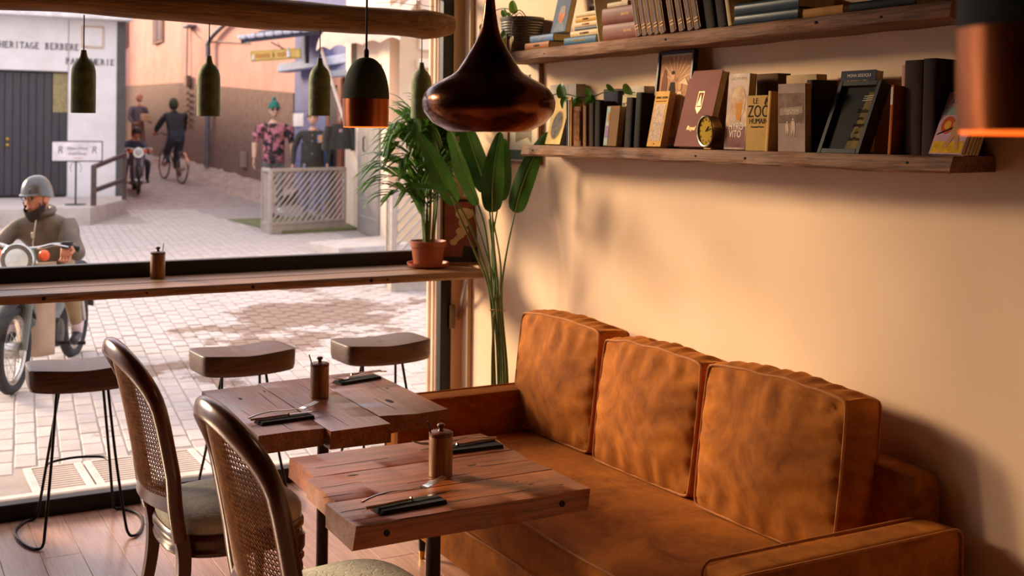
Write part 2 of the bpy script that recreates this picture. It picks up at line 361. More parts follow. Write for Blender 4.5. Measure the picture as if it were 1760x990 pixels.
def dome_pendant(x, y, zb, label, power, rz=0.):
    t = thing('dome_pendant', label, 'pendant lamp', (x, y, zb), rz, 'green and copper dome pendants')
    pr = [(.0745, 0), (.0765, .02), (.0772, .055), (.0775, .092)]
    MB().lathe([(.071, .092), (.0715, .001)]+pr, 40).build('copper_band', COPPER, t)
    dm = [(.0773, .0925)]+[(.0773*math.cos(a)**.85, .0925+.138*math.sin(a)) for a in [PI/2*k/14 for k in range(1, 14)]]+[(.006, .2305)]
    mb = MB(); mb.lathe([(.0715, .093)]+dm, 40); mb.lathe([(.071, .093), (.06, .16), (.03, .21), (.001, .22)], 24)
    mb.build('dome', GREEND, t)
    MB().lathe([(.008, .226), (.0085, .252), (.005, .258)], 14).build('cap', BLACKC, t)
    MB().tube([(0, 0, .25), (0, 0, 3.3-zb)], .0036, 8).build('cord', BLACKC, t)
    MB().sphere((0, 0, .09), .02, 12, 8).build('bulb', BULB, t)
    MB().lathe([(.0725, -.0035), (.0735, -.0015), (.073, .003), (.066, .003), (.066, -.0035)], 40).build('rim_glow_ring', mat('glowing_ring', 'FF8A3A', .5, emit='FF6A1E', estr=1.6), t)  # added emitting ring, stands in for bulb glow on the copper lip
    ld = bpy.data.lights.new('bulb_light', 'POINT'); ld.energy = power; ld.color = (1, .5, .18); ld.shadow_soft_size = .022
    lo = bpy.data.objects.new('bulb_light', ld); C.objects.link(lo); lo.parent = t; lo.location = (0, 0, .055)
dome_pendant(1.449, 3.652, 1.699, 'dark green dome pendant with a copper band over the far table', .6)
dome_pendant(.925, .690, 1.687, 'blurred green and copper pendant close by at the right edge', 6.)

dome_pendant(-.35, -.45, 1.74, 'unseen dome pendant added behind the camera as warm fill light', 9)  # unseen lamp added to raise the warm interior fill
dome_pendant(-1.45, 1.9, 1.74, 'unseen dome pendant added off to the left as warm fill light', 6)  # second unseen lamp, likewise added only for fill
t = thing('copper_pendant', 'large dark hammered copper pendant with a flared teardrop body', 'pendant lamp', (1.414, 2.703, 1.684))
px = .001514
prof = [(yz, hw) for yz, hw in ((905, 270), (912, 230), (908, 275), (895, 300), (850, 385), (780, 441), (740, 452), (700, 453), (660, 440), (620, 412), (590, 376), (560, 322), (530, 262), (500, 222), (450, 188), (400, 156), (350, 124), (300, 96), (250, 75), (200, 60), (100, 43), (0, 33), (-150, 24), (-300, 17), (-380, 14))]
pr = [(hw/3.96*px, (912-yz)/3.96*px) for yz, hw in prof]
MB().lathe([(.15, .05), (.12, .012)]+pr, 56).build('shade', DARKCOP, t, smooth=60)
MB().tube([(0, 0, pr[-1][1]-.01), (0, 0, 3.3-1.684)], .004, 8).build('cord', BLACKC, t)
MB().sphere((0, 0, .07), .025, 12, 8).build('bulb', BULB, t)
ld = bpy.data.lights.new('bulb_light', 'POINT'); ld.energy = 1.5; ld.color = (1, .6, .28); ld.shadow_soft_size = .026
lo = bpy.data.objects.new('bulb_light', ld); C.objects.link(lo); lo.parent = t; lo.location = (0, 0, .035)

# ================================================================== furniture
def rbox_grid(sx, sy, sz, n, e, puff=(0, 0, 0)):
    """soft box: cube grid with rounded edges of radius e and outward puff"""
    mb = MB()
    for ax in range(3):
        for sg in (-1, 1):
            def fn(u, v, ax=ax, sg=sg):
                a = (u*2-1); b = (v*2-1); a = math.copysign(abs(a)**.75, a); b = math.copysign(abs(b)**.75, b)
                p = [0, 0, 0]; p[ax] = sg; p[(ax+1) % 3] = a; p[(ax+2) % 3] = b
                h = (sx/2, sy/2, sz/2)
                q = Vector((p[0]*h[0], p[1]*h[1], p[2]*h[2]))
                core = Vector([max(-h[i]+e, min(h[i]-e, q[i])) for i in range(3)])
                d = q-core
                if d.length > 1e-9: d = d.normalized()*e
                r = core+d
                r[ax] += sg*puff[ax]*(1-a*a)*(1-b*b)
                return r
            mb.grid(fn, n, n, flip=(sg < 0))
    return mb
def weld(o, d=.0004):
    bm = bmesh.new(); bm.from_mesh(o.data); bmesh.ops.remove_doubles(bm, verts=bm.verts, dist=d); bmesh.ops.recalc_face_normals(bm, faces=bm.faces); bm.to_mesh(o.data); bm.free(); return o

# ------------------------------------------------------------------ velvet
def velvet():
    m = bpy.data.materials.new('rust_velvet'); m.use_nodes = True; nt = m.node_tree; N = nt.nodes; L = nt.links; b = N['Principled BSDF']
    tc = N.new('ShaderNodeTexCoord'); n1 = N.new('ShaderNodeTexNoise'); n1.inputs['Scale'].default_value = 3.6; n1.inputs['Detail'].default_value = 5; n1.inputs['Distortion'].default_value = 1.2; n1.inputs['Roughness'].default_value = .62
    n2 = N.new('ShaderNodeTexNoise'); n2.inputs['Scale'].default_value = 26; n2.inputs['Detail'].default_value = 4; n2.inputs['Distortion'].default_value = .8
    L.new(tc.outputs['Object'], n1.inputs['Vector']); L.new(tc.outputs['Object'], n2.inputs['Vector'])
    mx = N.new('ShaderNodeMath'); mx.operation = 'MULTIPLY_ADD'; mx.inputs[1].default_value = .35; L.new(n2.outputs['Fac'], mx.inputs[0]); L.new(n1.outputs['Fac'], mx.inputs[2])
    rp = N.new('ShaderNodeValToRGB'); e = rp.color_ramp.elements; e[0].position = .42; e[0].color = lin('6E380E'); e[1].position = .95; e[1].color = lin('BE701E')
    L.new(mx.outputs[0], rp.inputs['Fac']); L.new(rp.outputs['Color'], b.inputs['Base Color'])
    b.inputs['Roughness'].default_value = .85; b.inputs['Sheen Weight'].default_value = .3; b.inputs['Sheen Roughness'].default_value = .35; b.inputs['Sheen Tint'].default_value = lin('E09040')
    b.inputs['Specular IOR Level'].default_value = .2
    bp = N.new('ShaderNodeBump'); bp.inputs['Strength'].default_value = .12; bp.inputs['Distance'].default_value = .012; L.new(mx.outputs[0], bp.inputs['Height']); L.new(bp.outputs['Normal'], b.inputs['Normal'])
    return m
VELV = velvet(); PIPE = mat('velvet_piping', 'B4702E', .8, col2='9A5A22', scale=20, sheen=.4)

# ------------------------------------------------------------------ sofa
sofa = thing('sofa', 'rust brown velvet sofa with piped square arms along the cream wall', 'sofa', (2.25, 3.28, 0))
def spart(name, c, d, e, n=10, puff=(0, 0, 0), m=VELV, parent=sofa):
    mb = rbox_grid(*d, n, e, puff); base = Vector(c)-sofa.location
    mb.v = [tuple(Vector(v)+base) for v in mb.v]
    return weld(mb.build(name, m, parent, smooth=50))
spart('base', (2.26, 3.285, .215), (.80, 1.92, .19), .02)
sc = spart('seat_cushion', (2.16, 3.285, .375), (.68, 1.90, .165), .045, 28, (0, 0, .012))
spart('backrest', (2.617, 3.285, .43), (.118, 1.94, .62), .03)
def rrect(x0, x1, z0, z1, r, n=5):
    out = []
    for cx, cz, a0 in ((x1-r, z1-r, 0), (x0+r, z1-r, 90), (x0+r, z0+r, 180), (x1-r, z0+r, 270)):
        for k in range(n+1):
            a = R(a0+90*k/n); out.append((cx+r*math.cos(a), cz+r*math.sin(a)))
    return out
for yc in (4.30, 2.265):
    arm = spart('arm', (2.225, yc, .37), (.80, .13, .50), .028)
    for sy in (-.062, .062):
        pts = [(x-2.25, yc+sy-3.28, z) for x, z in rrect(1.829, 2.621, .124, .6185, .03)]
        MB().tube(pts, .0042, 6, closed=True).build('piping', PIPE, arm)
for sx, zz in ((1.8235, .452), (1.8235, .303)):
    MB().tube([(sx-2.25, y-3.28, zz-.004*math.sin(y*9)) for y in [2.36+.1*k for k in range(19)]], .004, 6).build('piping', PIPE, sc)
for x in (1.93, 2.56):
    for y in (4.22, 2.33):
        mb = MB(); mb.lathe([(.0125, .03), (.02, .125)], 14, mi=0); lgo = mb.build('leg', BLACKM, sofa, loc=(x-2.25, y-3.28, 0))
        MB().lathe([(.0095, 0), (.0128, .031), (.0128, .033)], 14).build('brass_tip', mat('brass', 'C89A4A', .3, metal=1.), lgo)

def cushion(yc, w_, h, xb, lean, rz, label, seed):
    t = thing('back_cushion', label, 'cushion', (xb, yc, .458), Euler((0, R(lean), R(rz))), 'rust velvet back cushions on the sofa')
    T = .14
    def outline(u, v):   # u,v in -1..1 -> y,z with gently bowed sides
        m_ = max(abs(u), abs(v)); k_ = 1. if m_ < 1e-6 else m_/((abs(u)**30+abs(v)**30)**(1/30.)); u, v = u*k_, v*k_; y = w_/2*u*(1-.02*v*v); z = h/2*v*(1-.03*u*u)+(.008*math.cos(u*1.4)+.006*nz3(u*3, seed, 1))*max(0, v)
        return y, z+h/2
    def front(sgn):
        def fn(a, b):
            u = a*2-1; v = b*2-1; y, z = outline(u, v); pf = (max(0, (1-u*u))*max(0, 1-v*v))**.6
            edge = max(abs(u), abs(v)); wr = .010*edge**3*math.sin((u*17 if abs(v) > abs(u) else v*17)+seed+3*nz3(u, v, seed, 2))
            x = sgn*(T/2-.012+(.068 if sgn < 0 else .02)*pf)+sgn*((.010*nz3(u*1.6, v*1.6, seed)+.003*nz3(u*4, v*4, seed+3)+wr)*(1-edge**9)+.012*edge**9)
            return (x, y, z)
        return fn
    mb = MB(); mb.grid(front(-1), 34, 34); mb.grid(front(1), 20, 20)
    per = []
    n = 30
    for k in range(4*n):
        s_ = k % n/n*2-1; q = k//n
        per.append(((s_, -1), (1, s_), (-s_, 1), (-1, -s_))[q])
    def gus(a, b):
        k = min(int(round(a*4*n)), 4*n) % (4*n); u, v = per[k]; y, z = outline(u, v)
        cx = 0; cz = h/2; o = .014*math.sin(b*PI)+.006*math.sin(k*1.9+2.5*nz3(k*.3, 0, seed))*math.sin(b*PI)
        r = math.hypot(y, z-cz) or 1
        return (-T/2+T*b, y+o*y/r*1.2, z+o*(z-cz)/r*1.2)
    mb.grid(gus, 4*n, 6)
    mb.v = [(x, y, max(z, .0)) for x, y, z in mb.v]
    body = mb.build('body', VELV, t, smooth=60)
    weld(body, .001)
    for sg in (-1, 1):
        pp = [outline(*p) for p in per]
        MB().tube([(sg*(T/2+.001), y*1.004, max(z, .005)) for y, z in pp], .0046, 6, closed=True).build('piping', PIPE, body)
    return t
cushion(4.035, .57, .47, 2.462, 6, 2, 'rust velvet back cushion nearest the window', 1.)
cushion(3.415, .55, .455, 2.462, 7, 3, 'rust velvet back cushion in the middle of the sofa', 4.)
cushion(2.775, .61, .47, 2.462, 7, 2, 'rust velvet back cushion beside the near sofa arm', 9.)

# ------------------------------------------------------------------ tables
BLK = mat('dark_iron', '2A1D17', .5, metal=.4, col2='1A120E', scale=18)
def pedestal(t, h):
    MB().lathe([(.024, .02), (.021, .05), (.0195, h-.03), (.021, h)], 16).build('column', mat('rusty_column', '5A3A22', .5, metal=.3, col2='2E1C12', scale=9, stretch=(1, 1, .3)), t)
    MB().box((0, 0, h+.006), (.34, .12, .012), .003).build('top_plate', BLK, t)
    MB().lathe([(.15, 0), (.15, .008), (.05, .016), (.026, .03)], 28).build('base_plate', BLK, t)
t1 = thing('cafe_table', 'near rustic cafe table of three thick planks in front of the sofa', 'table', (1.36, 2.9, 0), 0, 'rustic plank cafe tables')
for a0, a1, b0, b1, z0, s in ((1.012, 1.672, 2.598, 2.793, .692, 3), (1.035, 1.668, 2.797, 3.018, .694, 7), (1.058, 1.675, 3.022, 3.232, .693, 12)):
    mb = MB(); plank(mb, 'X', a0, a1, b0, b1, z0, .75, 22, .0030, s, .0014, .022); mb.build('plank', TABLEW, t1, world=True)
for x, z, s in ((1.095, .722, .008), (1.585, .722, .008)):
    MB().lathe([(s, 0), (s, .003), (s*.5, .0035), (.0001, .002)], 12, M=Matrix.Translation((x, 2.5985, z)) @ Matrix.Rotation(PI/2, 4, 'X')).build('peg', KNOT, t1, world=True)
for x, y, r in ((1.49, 2.93, .012), (1.55, 2.70, .007), (1.62, 2.66, .006), (1.16, 2.99, .012), (1.53, 2.74, .004)):
    MB().lathe([(r, 0), (r*.5, .0007), (.0001, .0009)], 10, M=Matrix.Translation((x, y, .7498)) @ Matrix.Diagonal((1.6, .55, 1, 1))).build('knot', KNOT, t1, world=True)
for y in (2.795, 3.02): MB().box((1.36, y, .729), (.58, .03, .02)).build('joint_shade_strip', KNOT, t1, world=True)  # added dark strips so the open plank gaps read as shaded
pedestal(t1, .68)
t2 = thing('cafe_table', 'far rustic cafe table of three thick planks beside the bar stools', 'table', (1.39, 3.87, 0), 0, 'rustic plank cafe tables')
for b0, b1, a0, a1, z0, s in ((1.052, 1.263, 3.505, 4.200, .694, 21), (1.267, 1.472, 3.462, 4.235, .690, 26), (1.476, 1.722, 3.560, 4.262, .695, 31)):
    mb = MB(); plank(mb, 'Y', a0, a1, b0, b1, z0, .75, 22, .0025, s, .0012, .03); mb.build('plank', TABLEW2, t2, world=True)
for x, y, r in ((1.59, 3.76, .022), (1.14, 4.02, .012), (1.25, 4.1, .008), (1.66, 3.95, .01)):
    MB().lathe([(r, 0), (r*.5, .0007), (.0001, .0009)], 12, M=Matrix.Translation((x, y, .7498)) @ Matrix.Diagonal((.6, 1.6, 1, 1))).build('knot', KNOT, t2, world=True)
for x in (1.265, 1.474): MB().box((x, 3.87, .729), (.03, .62, .02)).build('joint_shade_strip', KNOT, t2, world=True)  # dark strips added below the gaps in place of shade
pedestal(t2, .68)

CRACK = mat('crack_shadow', '20120B', .9, scale=30)
def cracks(t, axis, L_, z):
    for a, b, ln, w_, ang in L_:
        n = 9; up = []; lo = []
        for k in range(n):
            u = k/(n-1); x = (u-.5)*ln; h = w_*math.sin(PI*u)**.7; o_ = .003*nz3(a*30+u*6, b*20, 1); up.append((x, o_+h)); lo.append((x, o_-h))
        poly = up+lo[::-1]; M_ = Matrix.Translation((a, b, z)) @ Matrix.Rotation(ang+(PI/2 if axis == 'Y' else 0), 4, 'Z')
        MB().prism(poly, -.0004, .0004, M=M_).build('crack', CRACK, t, world=True, smooth=None)
cracks(t1, 'X', ((1.12, 2.715, .20, .0013, .05), (1.58, 2.905, .16, .0011, -.03), (1.20, 3.10, .22, .0009, .03), (1.40, 2.66, .25, .0007, 0), (1.36, 2.86, .2, .0007, .04), (1.10, 2.92, .12, .0010, .06), (1.55, 3.15, .18, .0008, -.02), (1.07, 2.64, .1, .0012, .08), (1.06, 2.84, .08, .0014, .02)), .7501)
cracks(t2, 'Y', ((1.16, 3.62, .18, .0014, .03), (1.22, 3.95, .28, .0009, -.04), (1.34, 3.58, .16, .0010, .02), (1.40, 4.05, .26, .0007, .0), (1.56, 3.72, .20, .0011, .04), (1.64, 4.0, .30, .0008, -.02), (1.10, 3.8, .12, .001, .05), (1.30, 3.82, .2, .0006, .02)), .7501)

# ------------------------------------------------------------------ sugar jars
def jar(x, y, z, label, a):
    t = thing('sugar_jar', label, 'jar', (x, y, z), a, 'wooden sugar jars')
    MB().lathe([(.031, 0), (.0325, .002), (.0325, .106), (.0315, .108)], 28).build('body', POTW, t)
    MB().lathe([(.0328, .108), (.0332, .110), (.0328, .117), (.028, .120), (.009, .1215), (.0065, .125), (.006, .129), (.0105, .133), (.0112, .137), (.008, .141), (.0001, .142)], 26).build('lid', wood('jar_lid_wood', '7A4526', '55301A', 'X', rough=.35, bump=.05, rnd=0), t)
    MB().tube([(.027, .006, .112), (.034, .012, .138), (.038, .015, .152)], .0022, 8).build('spoon_handle', BLACKM, t)
jar(1.371, 2.882, .75, 'lidded wooden sugar jar on the near cafe table', R(160))
jar(1.396, 3.929, .75, 'lidded wooden sugar jar on the far cafe table', R(165))
jar(1.135, 5.335, 1.02, 'lidded wooden sugar jar on the window bar', R(20))

# ------------------------------------------------------------------ cutlery
STEEL = mat('polished_steel', 'D8D2CC', .16, metal=1., col2='C8C0B8', scale=10)
NAPK = mat('black_napkin', '1E1D22', .9, col2='141318', scale=60, bump=.2)
HORN = mat('horn_handle', 'B98A62', .3, col2='7E5336', scale=30, stretch=(.3, 2, 2))
def napkin(x, y, a, label):
    t = thing('napkin', label, 'napkin', (x, y, .7503), a, 'folded black napkins')
    for k in range(3): MB().box((.002*k, .001*k, .0016+.0030*k), (.185-.004*k, .062-.003*k, .0029), .0012).build('fold', NAPK, t)
def fork(x, y, z, a, label):
    t = thing('fork', label, 'fork', (x, y, z), a, 'steel forks')
    pts = smooth_path([(-.135, 0, .004), (-.09, .004, .010), (-.04, 0, .012), (.01, -.001, .007), (.045, 0, .006)], 5)
    MB().tube(pts, [.0048-.0018*math.sin(min(1, i/len(pts)*1.2)*PI*.5) for i in range(len(pts))], 8, flat=.55).build('handle', STEEL, t)
    mb = MB(); mb.grid(lambda u, v: (.042+.04*u, (-.5+v)*(.010+.013*math.sin(min(1, u*1.5)*PI/2)), .006-.003*math.sin(u*PI)+.0015*u), 8, 6)
    mb.v += [(x_, y_, z_-.0014) for x_, y_, z_ in mb.v]; n = len(mb.v)//2; mb.f += [tuple(i+n for i in f[::-1]) for f in mb.f]; mb.m = [0]*len(mb.f)
    mb.build('neck', STEEL, t, smooth=60)
    for k in range(4):
        yy = -.0098+.0065*k; MB().tube([(.081, yy, .0068), (.105, yy, .0095), (.130, yy*1.02, .0175)], [.0019, .0017, .001], 6).build('tine', STEEL, t)
def knife(x, y, z, a, label):
    t = thing('table_knife', label, 'knife', (x, y, z), a, 'steel table knives')
    pts = smooth_path([(-.125, .002, .005), (-.08, -.002, .006), (-.03, .001, .006), (.0, 0, .006)], 5)
    MB().tube(pts, [.0062, .0066, .0068, .0066, .006, .0055, .0055, .0056, .0058, .006, .006, .0058, .0055, .0052, .005, .005], 8, flat=.6).build('handle', HORN, t)
    MB().lathe([(.0055, 0), (.0058, .004), (.0045, .006)], 10, M=Matrix.Translation((0, 0, .006)) @ Matrix.Rotation(PI/2, 4, 'Y')).build('bolster', STEEL, t)
    poly = [(.004, -.005), (.09, -.0075), (.118, -.003), (.128, .003), (.1, .005), (.004, .005)]
    MB().prism(poly, .0052, .0066).build('blade', STEEL, t)
def setting(nx, ny, na, fx, fy, fa, kx, ky, ka, where):
    napkin(nx, ny, na, 'folded black napkin '+where); fork(fx, fy, .7585, fa, 'steel fork on the black napkin '+where); knife(kx, ky, .7585, ka, 'knife with horn handle on the black napkin '+where)
setting(1.187, 2.676, R(3), 1.212, 2.757, R(14), 1.196, 2.686, R(6), 'at the front left of the near table')
setting(1.565, 3.082, R(-3), 1.535, 3.132, R(176), 1.530, 3.098, R(184), 'behind the jar on the near table')
setting(1.182, 3.655, R(5), 1.202, 3.722, R(16), 1.196, 3.668, R(5), 'near the front left of the far table')
setting(1.610, 4.118, R(14), 1.622, 4.140, R(196), 1.612, 4.172, R(190), 'at the window end of the far table')

# ------------------------------------------------------------------ bar stools
def make_stool():
    t = thing('bar_stool', 'x', 'stool', (0, 0, 0), 0, 'wooden saddle-seat bar stools at the window')
    W, D = .43, .285
    def out(u, v):
        # rounded-corner slab outline, slight waist
        x = W/2*u; y = D/2*v*(1-.06*(u*u)); return x, y
    def corner(u, v):
        m = max(abs(u), abs(v)); l = math.hypot(u, v) or 1
        k = 1.0 if m == 0 else (m/(abs(u)**7+abs(v)**7)**(1/7))
        return u*k, v*k
    def top(a, b):
        u, v = corner(a*2-1, b*2-1); x, y = out(u, v); return (x, y, .700-.015*math.exp(-((abs(x)-.0)/.13)**2)*(1-.2*v*v)+.0*v+.004*math.exp(-(x/.012)**2)*(v > 0))
    def bot(a, b):
        u, v = corner(a*2-1, b*2-1); x, y = out(u*.98, v*.97); return (x, y, .612-.012*(1-u*u))
    mb = MB(); mb.grid(top, 24, 18); mb.grid(bot, 24, 18, flip=True)
    def ring(fn, n=24, m=18):
        r = [fn(i/n, 0) for i in range(n)]+[fn(1, j/m) for j in range(m)]+[fn(1-i/n, 1) for i in range(n)]+[fn(0, 1-j/m) for j in range(m)]; return r
    r1, r2 = ring(top), ring(bot); K = len(r1)
    mid = [((a[0]*1.008), a[1]*1.01, a[2]-.004) for a in r1]; mid2 = [(a[0]*.8+b[0]*.205, a[1]*.8+b[1]*.205, b[2]+.02) for a, b in zip(r1, r2)]
    for A, B in ((r1, mid), (mid, mid2), (mid2, r2)): mb.add(A+B, [(i, (i+1) % K, K+(i+1) % K, K+i) for i in range(K)])
    weld(mb.build('seat', SEATW, t, smooth=50), .0006)
    for s in (-1, 1):
        p = smooth_path([(s*.085, .012, .607), (s*.12, .08, .32), (s*.152, .155, .055), (s*.165, .178, .012), (s*.20, .17, .007), (s*.245, .08, .007), (s*.25, -.02, .007), (s*.225, -.14, .007), (s*.19, -.205, .007), (s*.165, -.20, .016), (s*.153, -.165, .075), (s*.125, -.09, .32), (s*.10, -.02, .607)], 6)
        MB().tube(p, .0062, 8).build('hairpin_leg', RODM, t)
    p = smooth_path([(-.129, .103, .245), (-.10, .16, .25), (0, .195, .25), (.10, .16, .25), (.129, .103, .245)], 6)
    MB().tube(p, .0055, 8).build('foot_rail', RODM, t)
    MB().box((0, 0, .600), (.24, .09, .006), .002).build('mounting_plate', RODM, t)
    return t
st = make_stool()
for i, (x, y, a, lb) in enumerate(((.797, 5.195, R(-2), 'dark wooden saddle bar stool behind the cane chairs, nearest the left edge'), (1.487, 5.215, R(4), 'dark wooden saddle bar stool behind the far table, between the other two stools'), (2.140, 5.175, R(3), 'brown wooden saddle bar stool nearest the potted palm'))):
    o = st if i == 0 else copy_tree(st); o.location = (x, y, 0); o.rotation_euler = (0, 0, a); o['label'] = lb

# ------------------------------------------------------------------ cane chairs
CANE = mat('woven_cane', 'A8743E', .45, col2='7A4A22', scale=40)
def damask():
    m = mat('sage_damask', 'C8C4B2', .75, col2='B2AE9C', scale=30, sheen=.2); nt = m.node_tree; N = nt.nodes; L = nt.links
    tc = N.new('ShaderNodeTexCoord'); vo = N.new('ShaderNodeTexVoronoi'); vo.feature = 'DISTANCE_TO_EDGE'; vo.inputs['Scale'].default_value = 38; L.new(tc.outputs['Object'], vo.inputs['Vector'])
    mr = N.new('ShaderNodeMapRange'); mr.inputs['From Max'].default_value = .12; L.new(vo.outputs['Distance'], mr.inputs['Value'])
    bp = N.new('ShaderNodeBump'); bp.inputs['Strength'].default_value = .35; bp.inputs['Distance'].default_value = .003; L.new(mr.outputs['Result'], bp.inputs['Height']); L.new(bp.outputs['Normal'], N['Principled BSDF'].inputs['Normal'])
    return m
DAM = damask()
def make_chair():
    t = thing('cane_chair', 'x', 'chair', (0, 0, 0), 0, 'cane-backed dining chairs')
    def bx(y, z): return -.205-.15*(z-.42)-.045*(z-.42)**2*2-.055*(1-(y/.22)**2)*min(1, max(0, (z-.40)/.15))
    # seat rail: rounded D outline, moulded
    def rail(k, sx=1., sy=1.):
        out = []
        for i in range(k):
            a = 2*PI*i/k; c, s_ = math.cos(a), math.sin(a); n = 3.2
            r = (abs(c)**n+abs(s_)**n)**(-1/n); out.append((.225*r*c*sx, (.232*r*s_)*sy*(1+.08*c)))
        return out
    K = 48; mb = MB(); rows = [(.93, .345), (.985, .350), (1.0, .362), (.985, .372), (.985, .384), (1.005, .392), (1.01, .402), (.995, .412), (.975, .418), (.9, .420)]
    vs = []
    for sc_, z in rows: vs += [(x*sc_, y*sc_, z) for x, y in rail(K)]
    fs = [(j*K+i, j*K+(i+1) % K, (j+1)*K+(i+1) % K, (j+1)*K+i) for j in range(len(rows)-1) for i in range(K)]; fs += [tuple(range(K))[::-1], tuple((len(rows)-1)*K+i for i in range(K))]
    mb.add(vs, fs); mb.build('seat_rail', CHAIRW, t)
    rows = [(.955, .418), (.975, .432), (.97, .448), (.93, .464), (.84, .477), (.66, .489), (.4, .496), (.1, .498)]; vs = []
    for sc_, z in rows: vs += [(x*sc_+.012*(1-sc_), y*sc_, z) for x, y in rail(K)]
    fs = [(j*K+i, j*K+(i+1) % K, (j+1)*K+(i+1) % K, (j+1)*K+i) for j in range(len(rows)-1) for i in range(K)]; fs += [tuple((len(rows)-1)*K+i for i in range(K))]
    MB().add(vs, fs).build('seat_cushion', DAM, t, smooth=70)
    # front legs, turned
    for s in (-1, 1):
        MB().lathe([(.011, 0), (.014, .01), (.012, .02), (.017, .15), (.021, .27), (.017, .285), (.024, .297), (.024, .308), (.018, .316), (.026, .33), (.026, .372)], 18).build('leg', CHAIRW, t, loc=(.175, s*.185, 0))
    # back outline
    def hw(z):   # half width of outer frame centreline
        if z < .62: return .185+.035*((z-.42)/.2)**.8 if z > .42 else .185
        if z < .80: return .22
        return .22*math.sqrt(max(0, 1-((z-.80)/.195)**2))
    ys = []
    zs = [.42+.02*k for k in range(19)]; side = [(hw(z), z) for z in zs]
    arch = [(.22*math.cos(a), .80+.195*math.sin(a)) for a in [PI*k/22 for k in range(1, 22)]]
    path = [(y, z) for y, z in side]+arch+[(-y, z) for y, z in side[::-1]]
    pts = [(bx(y, z), y, z) for y, z in path]
    prof = [(-.026, -.014), (-.019, -.020), (.019, -.020), (.026, -.014), (.029, .0), (.026, .014), (.018, .021), (.0, .023), (-.018, .021), (-.026, .014), (-.029, .0)]
    MB().sweep(prof, pts, (-1, 0, .25)).build('back_frame', CHAIRW, t, smooth=45)
    # rear legs continue the stiles
    for s in (-1, 1):
        q = smooth_path([(-.205, s*.185, .43), (-.195, s*.188, .36), (-.20, s*.19, .25), (-.225, s*.192, .12), (-.265, s*.195, .0)], 5)
        MB().sweep([(-.017, -.019), (.017, -.019), (.017, .019), (-.017, .019)], q, (1, 0, 0), scales=[1.15-.35*i/(len(q)-1) for i in range(len(q))]).build('leg', CHAIRW, t, smooth=40)
    # curved lower rail of the back
    zb = .525
    q = [(bx(y, zb), y, zb) for y in [-.20+.02*k for k in range(21)]]
    MB().sweep([(-.022, -.011), (.022, -.011), (.022, .011), (-.022, .011)], q, (-1, 0, .2)).build('lower_rail', CHAIRW, t, smooth=40)
    # woven cane: real strands in four directions
    mb = MB(); zl, zt = .54, .978
    def inside(y, z): return zl <= z <= zt and abs(y) < hw(z)-.012
    def strand(p, d, step=.011, r=.0016, off=0.):
        run = []
        n = int(.8/step)
        for i in range(-n, n+1):
            y = p[0]+d[0]*i*step; z = p[1]+d[1]*i*step
            if inside(y, z): run.append((bx(y, z)+off, y, z))
        if len(run) > 1:
            run = run[::2]+([run[-1]] if len(run) % 2 == 0 else [])
            mb.tube(run, r, 4, cap=False, flat=.5)
    g = .0134
    for k in range(-20, 21): strand((k*g, .75), (0, 1), r=.0019)
    for k in range(-22, 24): strand((0, .75+k*g), (1, 0), r=.0019, off=.0014)
    for k in range(-40, 41):
        strand((k*g*1., .75), (.7071, .7071), r=.0016, off=-.0014); strand((k*g*1., .75), (-.7071, .7071), r=.0016, off=.0026)
    tag(mb.build('cane_panel', CANE, t, smooth=None), kind='stuff')
    return t
ch = make_chair()
ch.location = (1.055, 3.86, 0); ch.rotation_euler = (0, 0, R(2)); ch['label'] = 'cane-backed wooden chair with sage seat drawn up to the far table'
c2 = copy_tree(ch); c2.location = (1.115, 2.905, 0); c2.rotation_euler = (0, 0, R(3)); c2['label'] = 'cane-backed wooden chair in the foreground at the near table'

# ================================================================== wall shelves and what stands on them
def shelf(y0, y1, z0, z1, label, seed, pegs):
    t = thing('wall_shelf', label, 'shelf', (2.61, (y0+y1)/2, z0), 0, 'rough wooden wall shelves')
    mb = MB(); plank(mb, 'Y', y0, y1, 2.5, 2.683, z0, z1, 46, .008, seed, .007, .02); mb.build('board', SHELFW, t, world=True)
    for y, z, s in pegs:
        MB().lathe([(s, 0), (s*.7, .002), (.0001, .003)], 9, M=Matrix.Translation((2.5005, y, z)) @ Matrix.Rotation(-PI/2, 4, 'Y') @ Matrix.Diagonal((.8, 1.3, 1, 1))).build('knot', KNOT, t, world=True)
shelf(2.16, 4.72, 1.998, 2.045, 'upper rough wooden wall shelf loaded with books', 41, ((4.28, 2.02, .006), (3.42, 2.024, .007), (2.66, 2.025, .006), (2.4, 2.02, .005)))
shelf(2.155, 4.47, 1.586, 1.632, 'lower rough wooden wall shelf below the other one', 52, ((4.37, 1.61, .006), (3.24, 1.61, .005), (2.98, 1.608, .006), (2.30, 1.612, .006)))

